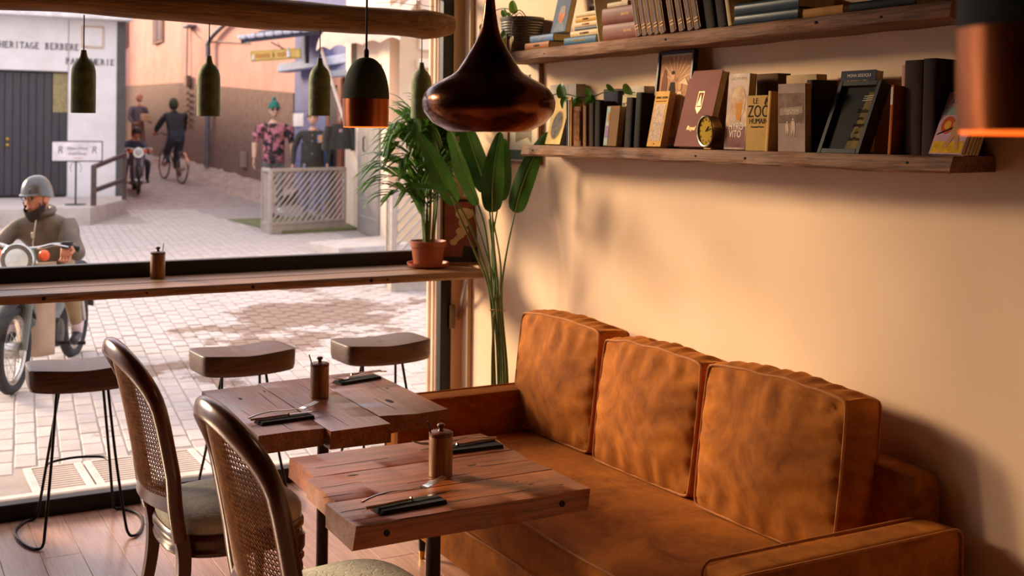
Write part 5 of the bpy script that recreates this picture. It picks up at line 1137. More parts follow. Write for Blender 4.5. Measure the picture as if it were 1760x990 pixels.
MB().box((onw(18.1)-.02, 18.17, 1.35), (.05, .66, 2.2)).build('door_leaf', mat('dark_doorway', '4A3A3A', .7), bshop, world=True)
MB().box((onw(19.6)-.1, 19.5, 2.86), (.25, 3.6, .16), .02).build('blue_ledge', mat('pale_blue_paint', '8A96B4', .7), bshop, world=True); MB().box((onw(18.6)-.08, 18.4, 2.62), (.18, 1.8, .12), .02).build('shutter_box', mat('slate_blue_paint', '5A6A84', .7), bshop, world=True)
MB().box((onw(21.1)-.02, 21.12, 1.9), (.02, .6, .24)).build('notice', mat('white_notice', 'DAD8DC', .6), bshop, world=True)
for k in range(4): MB().box((onw(19.5)-.03, 19.5, .7+.45*k), (.015, 3.2, .012)).build('board_joint', mat('blue_joint', '4A4C70', .9), bshop, world=True)
# tiled lean-to with the hanging sign
lt = thing('tile_awning', 'small lean-to roof with pale tile ends above the yellow sign', 'awning', (6.4, 20, 3.3)); TILE = mat('pale_tile_end', 'CDD0DC', .6, rnd=.06); SLATE = mat('dark_slate_underside', '3E3F50', .8)
p0, p1 = Vector((5.55, 19.75, 3.225)), Vector((6.78, 19.12, 3.40)); dv = p1-p0
MB().add([p0, p1, p1+Vector((.45, 1.4, .35)), p0+Vector((.9, 1.9, .35)), p0-Vector((0, 0, .05)), p1-Vector((0, 0, .05)), p1+Vector((.45, 1.4, .30)), p0+Vector((.9, 1.9, .30))], [(0, 1, 2, 3), (7, 6, 5, 4), (0, 4, 5, 1), (1, 5, 6, 2), (2, 6, 7, 3), (3, 7, 4, 0)]).build('slab', SLATE, lt, world=True)
for k in range(9): MB().box((0, 0, 0), (.135, .22, .075), .02, M=Matrix.Translation(p0+dv*((k+.4)/9)+Vector((-.01, .06, .045))) @ Matrix.Rotation(math.atan2(dv.y, dv.x), 4, 'Z') @ Matrix.Rotation(-.13, 4, 'Y')).build('tile', TILE, lt, world=True)
MB().tube([(6.0, 19.5, 3.2), (6.30, 19.32, 3.02)], .012, 6).build('brace', BLACKM, lt, world=True); MB().box((6.56, 19.27, 3.1), (.06, .06, .5)).build('bracket_post', BLACKM, lt, world=True)
ys_ = thing('hanging_sign', 'yellow hanging shop sign with a green border and a white bottle', 'sign', (6.08, 19.45, 2.9), Euler((0, R(-4.5), math.atan2(-.40, .73))))
MB().box((0, 0, .085), (.86, .03, .175), .004).build('border', mat('olive_green_border', '9A9A3A', .6), ys_)
MB().box((0, -.012, .085), (.82, .02, .142), .003).build('board', mat('yellow_sign_paint', 'DDB860', .6), ys_); OCH = mat('ochre_letters', 'B87A2E', .6)
mb = MB(); rr2 = random.Random(3)
for k in range(14):
    x = -.33+.042*k
    if k in (6, 8): continue
    mb.box((x, -.0235, .085), (.03, .003, .085-.02*rr2.random()), M=None); 
mb.build('worn_lettering', OCH, ys_); MB().box((-.045, -.024, .09), (.016, .004, .08)).build('worn_lettering', mat('brown_letters', '6A4420', .6), ys_)
MB().lathe([(.035, .03), (.036, .11), (.033, .125), (.014, .14), (.012, .175), (.017, .177), (.016, .215), (.0001, .217)], 16, M=Matrix.Translation((.22, -.03, 0))).build('bottle', mat('white_bottle', 'E4DCD6', .5), ys_); MB().lathe([(.0, .02), (.022, .022), (.02, .08), (.006, .11), (.0, .125)], 12, M=Matrix.Translation((-.38, -.03, .0))).build('bottle', MATS['white_bottle'], ys_)
MB().tube([(.1, 0, .17), (.05, 0, .30)], .006, 6).build('hook', BLACKM, ys_)
# cloth awning
ca_ = thing('cloth_awning', 'dusty pale cloth awning with a sagging edge over the clothing shop', 'awning', (6.1, 15.6, 2.9)); CLOTH = mat('dusty_cloth', 'C9B4AA', .9, col2='B8A298', scale=5, bump=.2, trans=.2)
def aw(u, v):
    y = 17.25-3.9*u; x = 6.02-.28*u; zb = 2.92+.05*abs(math.sin(u*PI*5))-.10*u; zt = 3.55
    return (x+.5*v*v, y, zb+(zt-zb)*v+.015*nz3(u*9, v*5, 0))
MB().grid(aw, 50, 10).build('cloth', CLOTH, ca_, world=True, smooth=60)
o = text('lettering', 'ERW', .2, mat('faded_white_print', 'E0D2C8', .8), ca_, (0, 0, 0), (0, 0, 0), .002); o.location = Vector((6.045, 16.65, 3.17))-ca_.location; o.rotation_euler = (R(82), 0, R(-94))
o = text('lettering', 'VAP', .2, MATS['faded_white_print'], ca_, (0, 0, 0), (0, 0, 0), .002); o.location = Vector((5.995, 15.75, 3.15))-ca_.location; o.rotation_euler = (R(82), 0, R(-94))
MB().tube([(6.08, 17.2, 2.96), (6.30, 16.75, 1.85)], .022, 8).build('strut', mat('white_pole', 'D8CCC4', .5), ca_, world=True)

# ------------------------------------------------------------------ pale house with the studded door
CREAMW = mat('sunny_cream_render', 'E2CDB6', .85, col2='D6BEA6', scale=2, bump=.15, bscale=20); BEIGE = mat('beige_render', 'CDB294', .85, col2='BFA284', scale=2, bump=.12, bscale=20)
hs_ = thing('cream_house', 'cream rendered house with a grey studded double door', 'building', (7, 15, .2))
MB().prism([(6.64, 17.6), (6.43, 16.6), (6.08, 14.5), (9.5, 14.5), (9.5, 17.6)], 0, 7).build('wall', CREAMW, hs_, world=True, smooth=None)
MB().prism([(5.97, 13.9), (9.5, 13.9), (9.5, 14.49), (6.26, 14.49)], 0, 7).build('side_wall', BEIGE, hs_, world=True, smooth=None)
for c, d in (((6.45, 13.86, 2.58), (.5, .1, .12)), ((6.35, 13.87, 3.2), (.25, .08, .9)), ((6.75, 13.87, 1.6), (.3, .06, 2.2))): MB().box(c, d, .01).build('ledge', CREAMW, hs_, world=True)
p, q = Vector((6.395, 16.33, 0)), Vector((6.155, 14.93, 0)); dd = (q-p).normalized(); nn = Vector((dd.y, -dd.x, 0)); nn = nn if nn.x < 0 else -nn; ang = math.atan2(dd.y, dd.x); DG = mat('grey_studded_paint', '8E857E', .6, col2='7C746E', scale=5)
dm = MB().box(tuple((p+q)/2+nn*.0+Vector((0, 0, 1.35))), (.01, .01, .01)); 
for k in range(2):
    c = p+(q-p)*(.25+.5*k)+nn*.012; MX = Matrix.Translation((c.x, c.y, 1.42)) @ Matrix.Rotation(ang, 4, 'Z')
    lf = MB().box((0, 0, 0), ((q-p).length/2-.01, .05, 2.4), .006, M=MX).build('door_leaf', DG, hs_, world=True)
    stud = MB()
    for zr in (-.95, -.7, -.2, .35, .75, 1.0):
        for xs in (-.26, -.13, 0, .13, .26): stud.sphere((xs, -.026, zr), .016, 6, 4, M=MX); 
    for zr in [-1.1+.15*i for i in range(15)]:
        stud.sphere((-.31, -.026, zr), .012, 6, 4, M=MX)
    o = stud.build('studs', mat('grey_stud', 'A89E96', .5), lf); o.location = -hs_.location
c = p+(q-p)*.42+nn*.05; MB().tube([(c.x, c.y, 1.62), (c.x-.03, c.y, 1.60), (c.x-.03, c.y, 1.42), (c.x, c.y, 1.40)], .012, 6).build('door_handle', BLACKM, hs_, world=True)
MB().box((6.5, 16.62, 2.9), (.3, .03, .5)).build('vent', mat('grey_vent', '8A8272', .7), hs_, world=True)
struct('doorstep_slab', MB().prism([(4.86, 14.2), (6.25, 14.75), (6.1, 13.5), (4.95, 13.3)], .1, gz(14)+.10), CONC)
tf = MB().prism([(5.05, 18.75), (6.62, 18.9), (6.5, 16.4), (5.2, 16.2)], gz(17)-.05, gz(17.4)+.02).build('turf_mat', mat('green_turf', '6E6E48', .95, col2='565A36', scale=40, bump=.8), smooth=None); tag(tf, 'green artificial turf mat under the mannequins', 'mat')

# ------------------------------------------------------------------ slatted fences
FEN = mat('pale_taupe_steel', 'A89C90', .6, col2='988C82', scale=10)
def fence(label, corner, front, side, z0, h, base):
    t = thing('slat_fence', label, 'fence', (corner[0], corner[1], z0), 0, 'pale diagonal-slat fences')
    def panel(p, q, dens):
        p, q = Vector((*p, 0)), Vector((*q, 0)); d = (q-p); L = d.length; d.normalize(); ang = math.atan2(d.y, d.x)
        def M(x, z): return Matrix.Translation((p.x+d.x*x-corner[0], p.y+d.y*x-corner[1], z)) @ Matrix.Rotation(ang, 4, 'Z')
        MB().box((0, 0, 0), (.05, .05, h), .004, M=M(0, h/2)).build('post', FEN, t); MB().box((0, 0, 0), (.05, .05, h), .004, M=M(L, h/2)).build('post', FEN, t)
        MB().box((0, 0, 0), (L, .05, .05), .004, M=M(L/2, h-.025)).build('top_rail', FEN, t); MB().box((0, 0, 0), (L, .05, .04), .004, M=M(L/2, base+.02)).build('bottom_rail', FEN, t)
        MB().box((0, 0, 0), (L, .03, base), .004, M=M(L/2, base/2)).build('kick_plate', FEN, t)
        z_lo, z_hi = base+.03, h-.04; H_ = z_hi-z_lo; x = -H_+dens
        while x < L:
            a0 = max(0, x); b0 = z_lo+(a0-x); a1 = min(L, x+H_); b1 = z_lo+(a1-x)
            if a1-a0 > .02:
                ln = math.hypot(a1-a0, b1-b0); MB().box((0, 0, 0), (ln, .018, .024), M=M((a0+a1)/2, (b0+b1)/2) @ Matrix.Rotation(-PI/4, 4, 'Y')).build('slat', FEN, t, smooth=None)
            x += dens
    panel(corner, front, .105); panel(corner, side, .105)
fence('pale diagonal-slat fence in front of the mannequins', (5.0, 16.2), (6.30, 16.72), (5.02, 16.62), gz(16.3), .93, .12)
fence('pale diagonal-slat fence behind the potted palm', (4.48, 10.53), (5.75, 10.42), (4.56, 10.86), gz(10.5), .99, .10)

# ================================================================== people, mannequins and two-wheelers
def skin_body(J, edges):
    """J: name -> (x,y,z,r); edges: (a,b,material index). Returns verts, faces, material per face of one smooth body"""
    names = list(J); idx = {n: i for i, n in enumerate(names)}
    me = bpy.data.meshes.new('tmp'); me.from_pydata([J[n][:3] for n in names], [(idx[a], idx[b]) for a, b, _ in edges], []); ob = bpy.data.objects.new('tmp', me); C.objects.link(ob)
    md = ob.modifiers.new('skin', 'SKIN'); md.use_smooth_shade = True
    for i, n in enumerate(names):
        v = me.skin_vertices[0].data[i]; r = J[n][3]; v.radius = (r, r) if not isinstance(r, tuple) else r; v.use_root = (n == 'pelvis')
    s = ob.modifiers.new('sub', 'SUBSURF'); s.levels = 2; s.render_levels = 2
    dg = bpy.context.evaluated_depsgraph_get(); ev = ob.evaluated_get(dg); m2 = ev.to_mesh()
    vs = [tuple(v.co) for v in m2.vertices]; fs = [tuple(p.vertices) for p in m2.polygons]; ms = []
    seg = [(Vector(J[a][:3]), Vector(J[b][:3]), m) for a, b, m in edges]
    for p in m2.polygons:
        c = p.center; best = (1e9, 0)
        for a, b, m in seg:
            d = b-a; t = max(0, min(1, (c-a).dot(d)/max(d.length_squared, 1e-9))); best = min(best, ((c-(a+d*t)).length, m))
        ms.append(best[1])
    ev.to_mesh_clear(); bpy.data.objects.remove(ob, do_unlink=True); bpy.data.meshes.remove(me)
    return vs, fs, ms
def head(mb, c, fwd, s, mi, mi_eye, mi_lip=None):
    """a head with brow, nose, mouth, chin, ears and eyes, about .23 high at s=1; looks along fwd"""
    f = Vector(fwd).normalized(); l = Vector((0, 0, 1)).cross(f).normalized(); u = f.cross(l); M_ = Matrix(((f.x, l.x, u.x, c[0]), (f.y, l.y, u.y, c[1]), (f.z, l.z, u.z, c[2]), (0, 0, 0, 1))) @ Matrix.Scale(s, 4)
    n, m = 20, 16; vs = []; fs = []
    for j in range(m+1):
        b = -PI/2+PI*j/m
        for i in range(n):
            a = 2*PI*i/n; x = .095*math.cos(b)*math.cos(a); y = .075*math.cos(b)*math.sin(a); z = .118*math.sin(b)
            if z < 0: y *= 1+.9*z*1.6; x *= (1+.7*z) if x > 0 else (1+2.6*z)
            if x > .0 and z < -.06: x += .012
            if x > .05: x -= .006*math.exp(-((abs(y)-.032)/.016)**2-((z-.012)/.018)**2)
            vs.append((x, y, z))
    for j in range(m):
        for i in range(n): fs.append((j*n+i, j*n+(i+1) % n, (j+1)*n+(i+1) % n, (j+1)*n+i))
    mb.add(vs, fs, mi, M_)
    mb.add([(.088, -.006, .02), (.088, .006, .02), (.118, .013, -.028), (.118, -.013, -.028), (.090, .014, -.036), (.090, -.014, -.036)], [(0, 1, 2, 3), (3, 2, 4, 5), (0, 3, 5), (1, 4, 2)], mi, M_)
    for sy in (-1, 1):
        mb.sphere((.0, sy*.078, -.005), (.022, .010, .032), 8, 6, mi, M_); mb.sphere((.082, sy*.031, .012), (.010, .014, .008), 8, 5, mi_eye, M_)
        mb.box((.092, sy*.031, .034), (.010, .034, .008), .003, M_, mi_eye)
    mb.sphere((.092, 0, -.062), (.012, .026, .008), 8, 5, mi_lip if mi_lip is not None else mi, M_)
    return M_
def hand(mb, w_, d, palm_n, s, mi, curl=.9):
    """palm plus five tapering bent fingers; w_ = wrist, d = direction, palm_n = direction the palm faces"""
    w_, d, p = Vector(w_), Vector(d).normalized(), Vector(palm_n).normalized(); p = (p-d*p.dot(d)).normalized(); sd_ = d.cross(p)
    M_ = Matrix(((d.x, sd_.x, p.x, 0), (d.y, sd_.y, p.y, 0), (d.z, sd_.z, p.z, 0), (0, 0, 0, 1))); M_.translation = w_
    mb.box((.045*s, 0, 0), (.10*s, .082*s, .028*s), .012*s, M_, mi)
    for k, ln in enumerate((.070, .078, .072, .056)):
        y = (-.03+.02*k)*s; pts = [(.088*s, y, 0)]; a = 0.
        for q in range(3):
            a += curl*(.5 if q == 0 else .8); l_ = ln*s*(.45, .32, .25)[q]; x0, y0, z0 = pts[-1]; pts.append((x0+l_*math.cos(a), y, z0+l_*math.sin(a)))
        mb.tube(pts, [.0098*s, .0092*s, .0085*s, .0065*s], 7, mi=mi, M=M_)
    mb.tube([(.02*s, -.035*s, .004*s), (.05*s, -.058*s, .014*s), (.078*s, -.05*s, .035*s*curl+.005)], [.013*s, .0115*s, .008*s], 7, mi=mi, M=M_)
SKIN = mat('warm_skin', 'B97A58', .55, col2='A86A4A', scale=20); EYE = mat('dark_eye', '2A1A14', .4); LIP = mat('lip', '94503E', .5); BLKC = mat('black_cloth', '26272E', .8, col2='1C1D22', scale=14, bump=.3)
OLIVE = mat('olive_brown_jacket', '6E5A42', .55, col2='38302A', scale=7, bump=.6, bscale=9, contrast=.9); KHAKI = mat('khaki_cotton', 'A08A6A', .8, col2='8A7456', scale=9, bump=.4); SHOE = mat('dark_leather_shoe', '2E2E36', .4); SOCK = mat('pale_pink_sock', 'DCC8D0', .85)
NAVYC = mat('dark_navy_cloth', '343848', .8, col2='282B38', scale=12, bump=.3); GREYC = mat('grey_cloth', '6A6470', .8, col2='565060', scale=12, bump=.3); SKINP2 = mat('mannequin_skin', 'D2A88C', .5)

def std_joints(k, arms, legs, lean=0., hip=.92, sh=.20):
    """upright figure of scale k; arms/legs: dict of overrides"""
    J = {'pelvis': (0, 0, hip, .135), 'waist': (.0+lean*.3, 0, hip+.16, .125), 'chest': (lean*.7, 0, hip+.37, (.17, .13)), 'collar': (lean, 0, hip+.53, .085), 'neck': (lean*1.05+.01, 0, hip+.60, .052)}
    for s, n in ((1, 'l'), (-1, 'r')):
        J[n+'sh'] = (lean*.95, s*sh, hip+.48, .068); J[n+'el'] = (lean+.0, s*(sh+.06), hip+.20, .05); J[n+'wr'] = (lean+.06, s*(sh+.06), hip-.04, .033)
        J[n+'hip'] = (0, s*.095, hip-.04, .095); J[n+'kn'] = (.01, s*.10, hip*.52, .062); J[n+'an'] = (-.01, s*.10, .09, .045); J[n+'to'] = (.13, s*.115, .035, .036)
    for q in (arms, legs):
        for n, p in q.items(): J[n] = tuple(p)+(J[n][3],) if len(p) == 3 else tuple(p)
    return {n: (v[0]*k, v[1]*k, v[2]*k, tuple(r*k for r in v[3]) if isinstance(v[3], tuple) else v[3]*k) for n, v in J.items()}
def std_edges(top, sleeve, fore, legm, shin, foot, neckm):
    E = [('pelvis', 'waist', legm), ('waist', 'chest', top), ('chest', 'collar', top), ('collar', 'neck', neckm)]
    for n in 'lr': E += [('chest', n+'sh', top), (n+'sh', n+'el', sleeve), (n+'el', n+'wr', fore), ('pelvis', n+'hip', legm), (n+'hip', n+'kn', legm), (n+'kn', n+'an', shin), (n+'an', n+'to', foot)]
    return E
def person(name, label, cat, loc, rz, J, E, mats, headp, fwd, hs=1., skin_i=0, eye_i=1, lip_i=None, hands=(), group=None):
    vs, fs, ms = skin_body(J, E); mb = MB(); mb.add(vs, fs); mb.m = list(ms); HM = head(mb, headp, fwd, hs, skin_i, eye_i, lip_i)
    for w_, d, pn, curl in hands: hand(mb, w_, d, pn, hs, skin_i, curl)
    t = thing(name, label, cat, loc, rz, group); mb.build('body', mats, t, smooth=60); return t, HM
def on_head(t, HM, name, m, fn, nu=24, nv=10):
    mb = MB(); mb.grid(fn, nu, nv, M=HM); return mb.build(name, m, t, smooth=60)
def cap(z0, r, top=.128, back=0.):
    """skull cap / hat / helmet surface from rim height z0 to crown"""
    def fn(u, v):
        a = 2*PI*u; b = v*PI/2; rim = z0-back*(1-math.cos(a))/2; z = rim+(top-rim)*math.sin(b); k = math.cos(b)**.8
        return ((.098*r)*k*math.cos(a)-.003, (.080*r)*k*math.sin(a), z)
    return fn

# ------------------------------------------------------------------ two-wheelers
TYRE = mat('black_tyre', '2C2B2C', .8); RIM = mat('steel_rim', 'B8B2AC', .3, metal=.9); CHROME = mat('worn_chrome', 'C8C4BE', .2, metal=1.); TEAL = mat('sage_teal_paint', '8FA698', .4); GREYP = mat('grey_moped_paint', '6E736E', .4, col2='5A5F5A', scale=8); ENG = mat('oily_engine', '3A3633', .45, metal=.6, col2='1E1C1A', scale=14)
def wheel(t, x, z, r, tr, name='wheel', spokes=20):
    def ring(rad, k=36): return [(x+rad*math.cos(2*PI*i/k), 0, z+rad*math.sin(2*PI*i/k)) for i in range(k)]
    w_ = MB().tube(ring(r-tr), tr, 10, closed=True).build(name, TYRE, t); MB().tube(ring(r-2*tr), tr*.55, 8, closed=True).build('rim', RIM, w_)
    MB().lathe([(.0001, -.06), (.05, -.055), (.055, 0), (.05, .055), (.0001, .06)], 18, M=Matrix.Translation((x, 0, z)) @ Matrix.Rotation(PI/2, 4, 'X')).build('hub', CHROME, w_)
    for k in range(spokes):
        a = 2*PI*k/spokes; s = .03 if k % 2 else -.03; MB().tube([(x+.045*math.cos(a+.4), s, z+.045*math.sin(a+.4)), (x+(r-2*tr)*math.cos(a), 0, z+(r-2*tr)*math.sin(a))], .0022, 4, cap=False).build('spoke', RIM, w_)
def moped(label, loc, rz, paint, shield, lamp):
    t = thing('moped', label, 'moped', loc, rz)
    wheel(t, .585, .265, .265, .032); wheel(t, -.585, .265, .265, .034)
    for s in (-1, 1):
        MB().tube([(.585, s*.065, .265), (.47, s*.065, .62), (.43, s*.055, .80)], [.022, .026, .026], 10).build('fork', paint, t)
        MB().tube([(-.585, s*.07, .265), (-.45, s*.08, .52), (-.40, s*.08, .60)], [.016, .02, .02], 8).build('shock', CHROME, t)
    def fend(x0, a0, a1):
        return MB().grid(lambda u, v: (x0+(.295+.02*math.sin(v*PI))*math.cos(R(a0+(a1-a0)*u)), (v-.5)*.11, .265+(.285+.02*math.sin(v*PI))*math.sin(R(a0+(a1-a0)*u))), 20, 6)
    fend(.585, 20, 150).build('front_mudguard', ENG, t, smooth=60); fend(-.585, 30, 170).build('rear_mudguard', ENG, t, smooth=60)
    MB().tube(smooth_path([(.43, 0, .82), (.36, 0, .60), (.25, 0, .36), (.0, 0, .32), (-.25, 0, .40), (-.45, 0, .52)], 5), .04, 10).build('frame', paint, t)
    MB().lathe([(.0001, -.10), (.09, -.09), (.105, 0), (.09, .09), (.0001, .10)], 18, M=Matrix.Translation((-.02, 0, .27)) @ Matrix.Rotation(PI/2, 4, 'X')).build('engine', ENG, t); MB().box((.12, 0, .30), (.16, .12, .14), .02).build('cylinder', ENG, t)
    MB().tube([(.1, -.09, .22), (-.2, -.11, .18), (-.75, -.12, .22)], [.018, .03, .035], 10).build('exhaust', CHROME, t); MB().tube([(-.02, -.25, .2), (-.02, .25, .2)], .012, 8).build('foot_pegs', BLACKM, t)
    mb = rbox_grid(.58, .20, .10, 8, .04, (0, 0, .02)); mb.v = [(x-.33, y, z+.63) for x, y, z in mb.v]; weld(mb.build('seat', BLKC, t, smooth=60)); MB().box((-.62, 0, .62), (.25, .2, .02), .006).build('carrier', CHROME, t)
    mb = MB(); mb.grid(lambda u, v: (.36-.10*(1-v)-.10*(2*u-1)**2, (u-.5)*.30*(1.0-.25*(1-v)), .16+.60*v), 14, 10); ob = mb.build('leg_shield', shield, t, smooth=60); so = ob.modifiers.new('thick', 'SOLIDIFY'); so.thickness = .012
    MB().tube(smooth_path([(.31, .27, .85), (.36, .18, .88), (.40, .07, .86), (.40, -.07, .86), (.36, -.18, .88), (.31, -.27, .85)], 5), .012, 8).build('handlebar', CHROME, t)
    for s in (-1, 1):
        MB().tube([(.335, s*.215, .868), (.30, s*.30, .845)], .019, 10).build('grip', BLACKM, t); MB().tube([(.40, s*.17, .885), (.42, s*.27, .87)], .006, 6).build('brake_lever', CHROME, t)
        MB().sphere((.45, s*.135, .82), (.03, .035, .035), 12, 8).build('indicator', mat('orange_indicator', 'E8662A', .3, col2='D8501E', scale=10), t)
    MB().lathe([(.0001, -.12), (.05, -.11), (.085, -.04), (.095, .02), (.098, .035)], 22, M=Matrix.Translation((.49, 0, .80)) @ Matrix.Rotation(PI/2, 4, 'Y')).build('headlamp', lamp, t); MB().lathe([(.092, .034), (.06, .048), (.0001, .054)], 22, M=Matrix.Translation((.49, 0, .80)) @ Matrix.Rotation(PI/2, 4, 'Y')).build('lens', mat('lamp_lens', 'DCE4E0', .2), t); MB().lathe([(.097, .03), (.102, .036), (.096, .044)], 22, M=Matrix.Translation((.49, 0, .80)) @ Matrix.Rotation(PI/2, 4, 'Y')).build('lamp_rim', CHROME, t)
    return t
HD = math.atan2(7.61-8.67, .77-1.27)
moped('grey-green moped with a round headlamp passing the window', (1.02, 8.14, .085), HD, GREYP, mat('beige_leg_shield', 'C2A890', .5, col2='B29880', scale=6), TEAL)
k = .80
J = std_joints(k, {'lel': (.16, .38, .98), 'lwr': (.35, .40, 1.09), 'rel': (.16, -.38, .98), 'rwr': (.35, -.40, 1.09)}, {'lhip': (-.18, .11, .80), 'rhip': (-.18, -.11, .80), 'lkn': (.22, .26, .74, .08), 'rkn': (.22, -.26, .74, .08), 'lan': (.0, .255, .33), 'ran': (.0, -.255, .33), 'lto': (.16, .27, .285), 'rto': (.16, -.27, .285)}, .08, .77)
for n in ('pelvis', 'waist'): J[n] = (J[n][0]-.20*k, *J[n][1:])
for n in ('chest', 'collar', 'neck', 'lsh', 'rsh'): J[n] = (J[n][0]-.15*k, *J[n][1:])
for n in ('chest',): J[n] = (*J[n][:3], (.20*k, .155*k))
J['lsh'] = (J['lsh'][0], .195*k, J['lsh'][2]-.045, .080*k); J['rsh'] = (J['rsh'][0], -.195*k, J['rsh'][2]-.045, .080*k); J['lel'] = (*J['lel'][:3], .066*k); J['rel'] = (*J['rel'][:3], .066*k)
for n in ('chest', 'collar', 'neck', 'lsh', 'rsh', 'lel'): J[n] = (J[n][0], J[n][1]-.055, J[n][2]+.0, J[n][3])
J['lwr'] = (.335, .235, .875, .034); J['rwr'] = (.335, -.235, .875, .034)
J['lsock'] = (.035*k, .256*k, .43*k, .052*k); J['rsock'] = (.035*k, -.256*k, .43*k, .052*k)
E = [e for e in std_edges(2, 2, 2, 3, 3, 5, 0) if e[:2] not in (('lkn', 'lan'), ('rkn', 'ran'))]+[('lkn', 'lsock', 3), ('lsock', 'lan', 4), ('rkn', 'rsock', 3), ('rsock', 'ran', 4)]
E[0] = ('pelvis', 'waist', 2); E[3] = ('collar', 'neck', 2)
rid, HM = person('person', 'bearded rider in a dark helmet and olive jacket steering the moped', 'person', (1.02, 8.14, .085), HD, J, E, [SKIN, EYE, OLIVE, KHAKI, SOCK, SHOE, LIP], (-.005, -.06, 1.43*k), (.80, -.42, -.10), .90, 0, 1, 6, ((J['lwr'][:3], (.15, .02, -.45), (1, -.1, .15), .9), (J['rwr'][:3], (.15, -.02, -.45), (1, .1, .15), .9)))
hm = on_head(rid, HM, 'helmet', mat('gunmetal_helmet', '5A5654', .3, metal=.2, col2='45423F', scale=6, coat=.4), cap(.045, 1.24, .168, .055), 28, 12)
MB().grid(lambda u, v: ((.121+.018*v)*math.cos((u-.5)*2.0), .101*math.sin((u-.5)*2.0), .046-.010*v), 16, 3, M=HM).build('peak', MATS['gunmetal_helmet'], hm, smooth=60)
def beard(u, v):
    a = (u-.5)*3.3; z = -.088+.062*(abs(a)/1.65)**1.5-.08*v; r = 1.05*(1-.42*v*v); return (.094*r*math.cos(a)+.012, .079*r*math.sin(a), z+.01*math.cos(a*9)*v*.4)
on_head(rid, HM, 'beard', mat('dark_beard', '2E1E18', .95, col2='1E140F', scale=60, bump=.8), beard, 24, 10)
for s in (-1, 1): MB().tube([(.097+.0*s, s*.031+.022*math.cos(a), .012+.017*math.sin(a)) for a in [2*PI*q/14 for q in range(14)]], .0022, 5, closed=True, M=HM).build('glasses', BLACKM, rid); MB().tube([(.06, s*.078, -.02), (.05, s*.07, -.08), (.07, s*.02, -.115)], .005, 5, M=HM).build('chin_strap', BLACKM, rid)
cz = J['neck']; mb = MB(); mb.tube([(cz[0]-.01+.072*math.cos(q), cz[1]+.075*math.sin(q), cz[2]-.035-.018*math.cos(q)) for q in [2*PI*k_/20 for k_ in range(20)]], .024, 8, closed=True)
mb.build('collar', OLIVE, rid, smooth=60); ch_ = J['chest']
MB().tube([(ch_[0]+.14, ch_[1], ch_[2]-.22), (ch_[0]+.165, ch_[1], ch_[2]-.05), (ch_[0]+.11, ch_[1], ch_[2]+.10)], .005, 5).build('zip', mat('pale_zip', 'C8B8A0', .4, metal=.5), rid)
MB().box((ch_[0]+.165, ch_[1], ch_[2]+.0), (.02, .02, .04), .004).build('zip_pull', MATS['pale_zip'], rid); MB().lathe([(.036, -.02), (.038, 0), (.036, .02)], 14, M=Matrix.Translation(J['lwr'][:3])).build('cuff', BLKC, rid)

# scooter rider in the alley
SH = R(-97)
moped('grey scooter ridden towards us in the alley', (4.62, 23.75, .445), SH, mat('silver_grey_paint', '8A8890', .4), mat('slate_leg_shield', '6A6A76', .45), CHROME)
J2 = dict(J); E2 = std_edges(2, 2, 2, 3, 3, 4, 0)
J2.pop('lsock'); J2.pop('rsock')
rid2, HM2 = person('person', 'scooter rider in a dark navy jacket beside the shop pilaster', 'person', (4.62, 23.75, .445), SH, J2, E2, [SKIN, EYE, NAVYC, BLKC, SHOE], (-.02, 0, 1.44*k), (1, 0, -.05), .88, 0, 1, None, ((J2['lwr'][:3], (.15, .02, -.45), (1, -.1, .15), .9), (J2['rwr'][:3], (.15, -.02, -.45), (1, .1, .15), .9)))
on_head(rid2, HM2, 'helmet', BLACKM, cap(.03, 1.34, .165, .06))
# cyclist seen from behind
bk = thing('bicycle', 'dark city bicycle ridden up the alley', 'bicycle', (5.77, 25.75, .575), Euler((0, R(-4), R(98)))); BIKE = mat('dark_bike_paint', '3A3634', .4, metal=.4)
wheel(bk, .52, .33, .33, .018, spokes=16); wheel(bk, -.52, .33, .33, .018, spokes=16)
for p_ in ([(-.52, .03, .33), (-.14, .02, .30), (-.20, 0, .86)], [(-.52, -.03, .33), (-.14, -.02, .30)], [(-.52, .03, .33), (-.19, .0, .72)], [(-.14, 0, .30), (.36, 0, .72)], [(-.19, 0, .76), (.34, 0, .80)], [(.52, .04, .33), (.38, .03, .68), (.33, 0, .95)], [(.52, -.04, .33), (.38, -.03, .68)]): MB().tube(p_, .016, 8).build('frame_tube', BIKE, bk)
MB().tube(smooth_path([(.16, .30, 1.0), (.30, .2, 1.03), (.34, 0, .98), (.30, -.2, 1.03), (.16, -.30, 1.0)], 5), .012, 8).build('handlebar', BIKE, bk); MB().sphere((-.22, 0, .90), (.13, .075, .03), 12, 8).build('saddle', BLKC, bk)
MB().grid(lambda u, v: (-.52+.36*math.cos(R(40+150*u)), (v-.5)*.06, .33+.36*math.sin(R(40+150*u))), 16, 4).build('mudguard', CHROME, bk, smooth=60); MB().lathe([(.03, 0), (.03, .015), (.0001, .018)], 10, M=Matrix.Translation((-.86, 0, .62)) @ Matrix.Rotation(-PI/2, 4, 'Y')).build('reflector', mat('red_reflector', '8A4A3A', .4), bk)
MB().tube([(-.14, -.12, .16), (-.14, -.03, .30), (-.14, .03, .30), (-.14, .12, .44)], .012, 6).build('crank', CHROME, bk)
J3 = std_joints(1.0, {'lel': (.16, .31, 1.12), 'lwr': (.20, .30, 1.07), 'rel': (.16, -.31, 1.12), 'rwr': (.20, -.30, 1.07)}, {'lkn': (.12, .11, .60), 'rkn': (.10, -.11, .46), 'lan': (-.06, .12, .44), 'ran': (-.10, -.12, .14), 'lto': (.08, .13, .40), 'rto': (.04, -.13, .10)}, .14, .94)
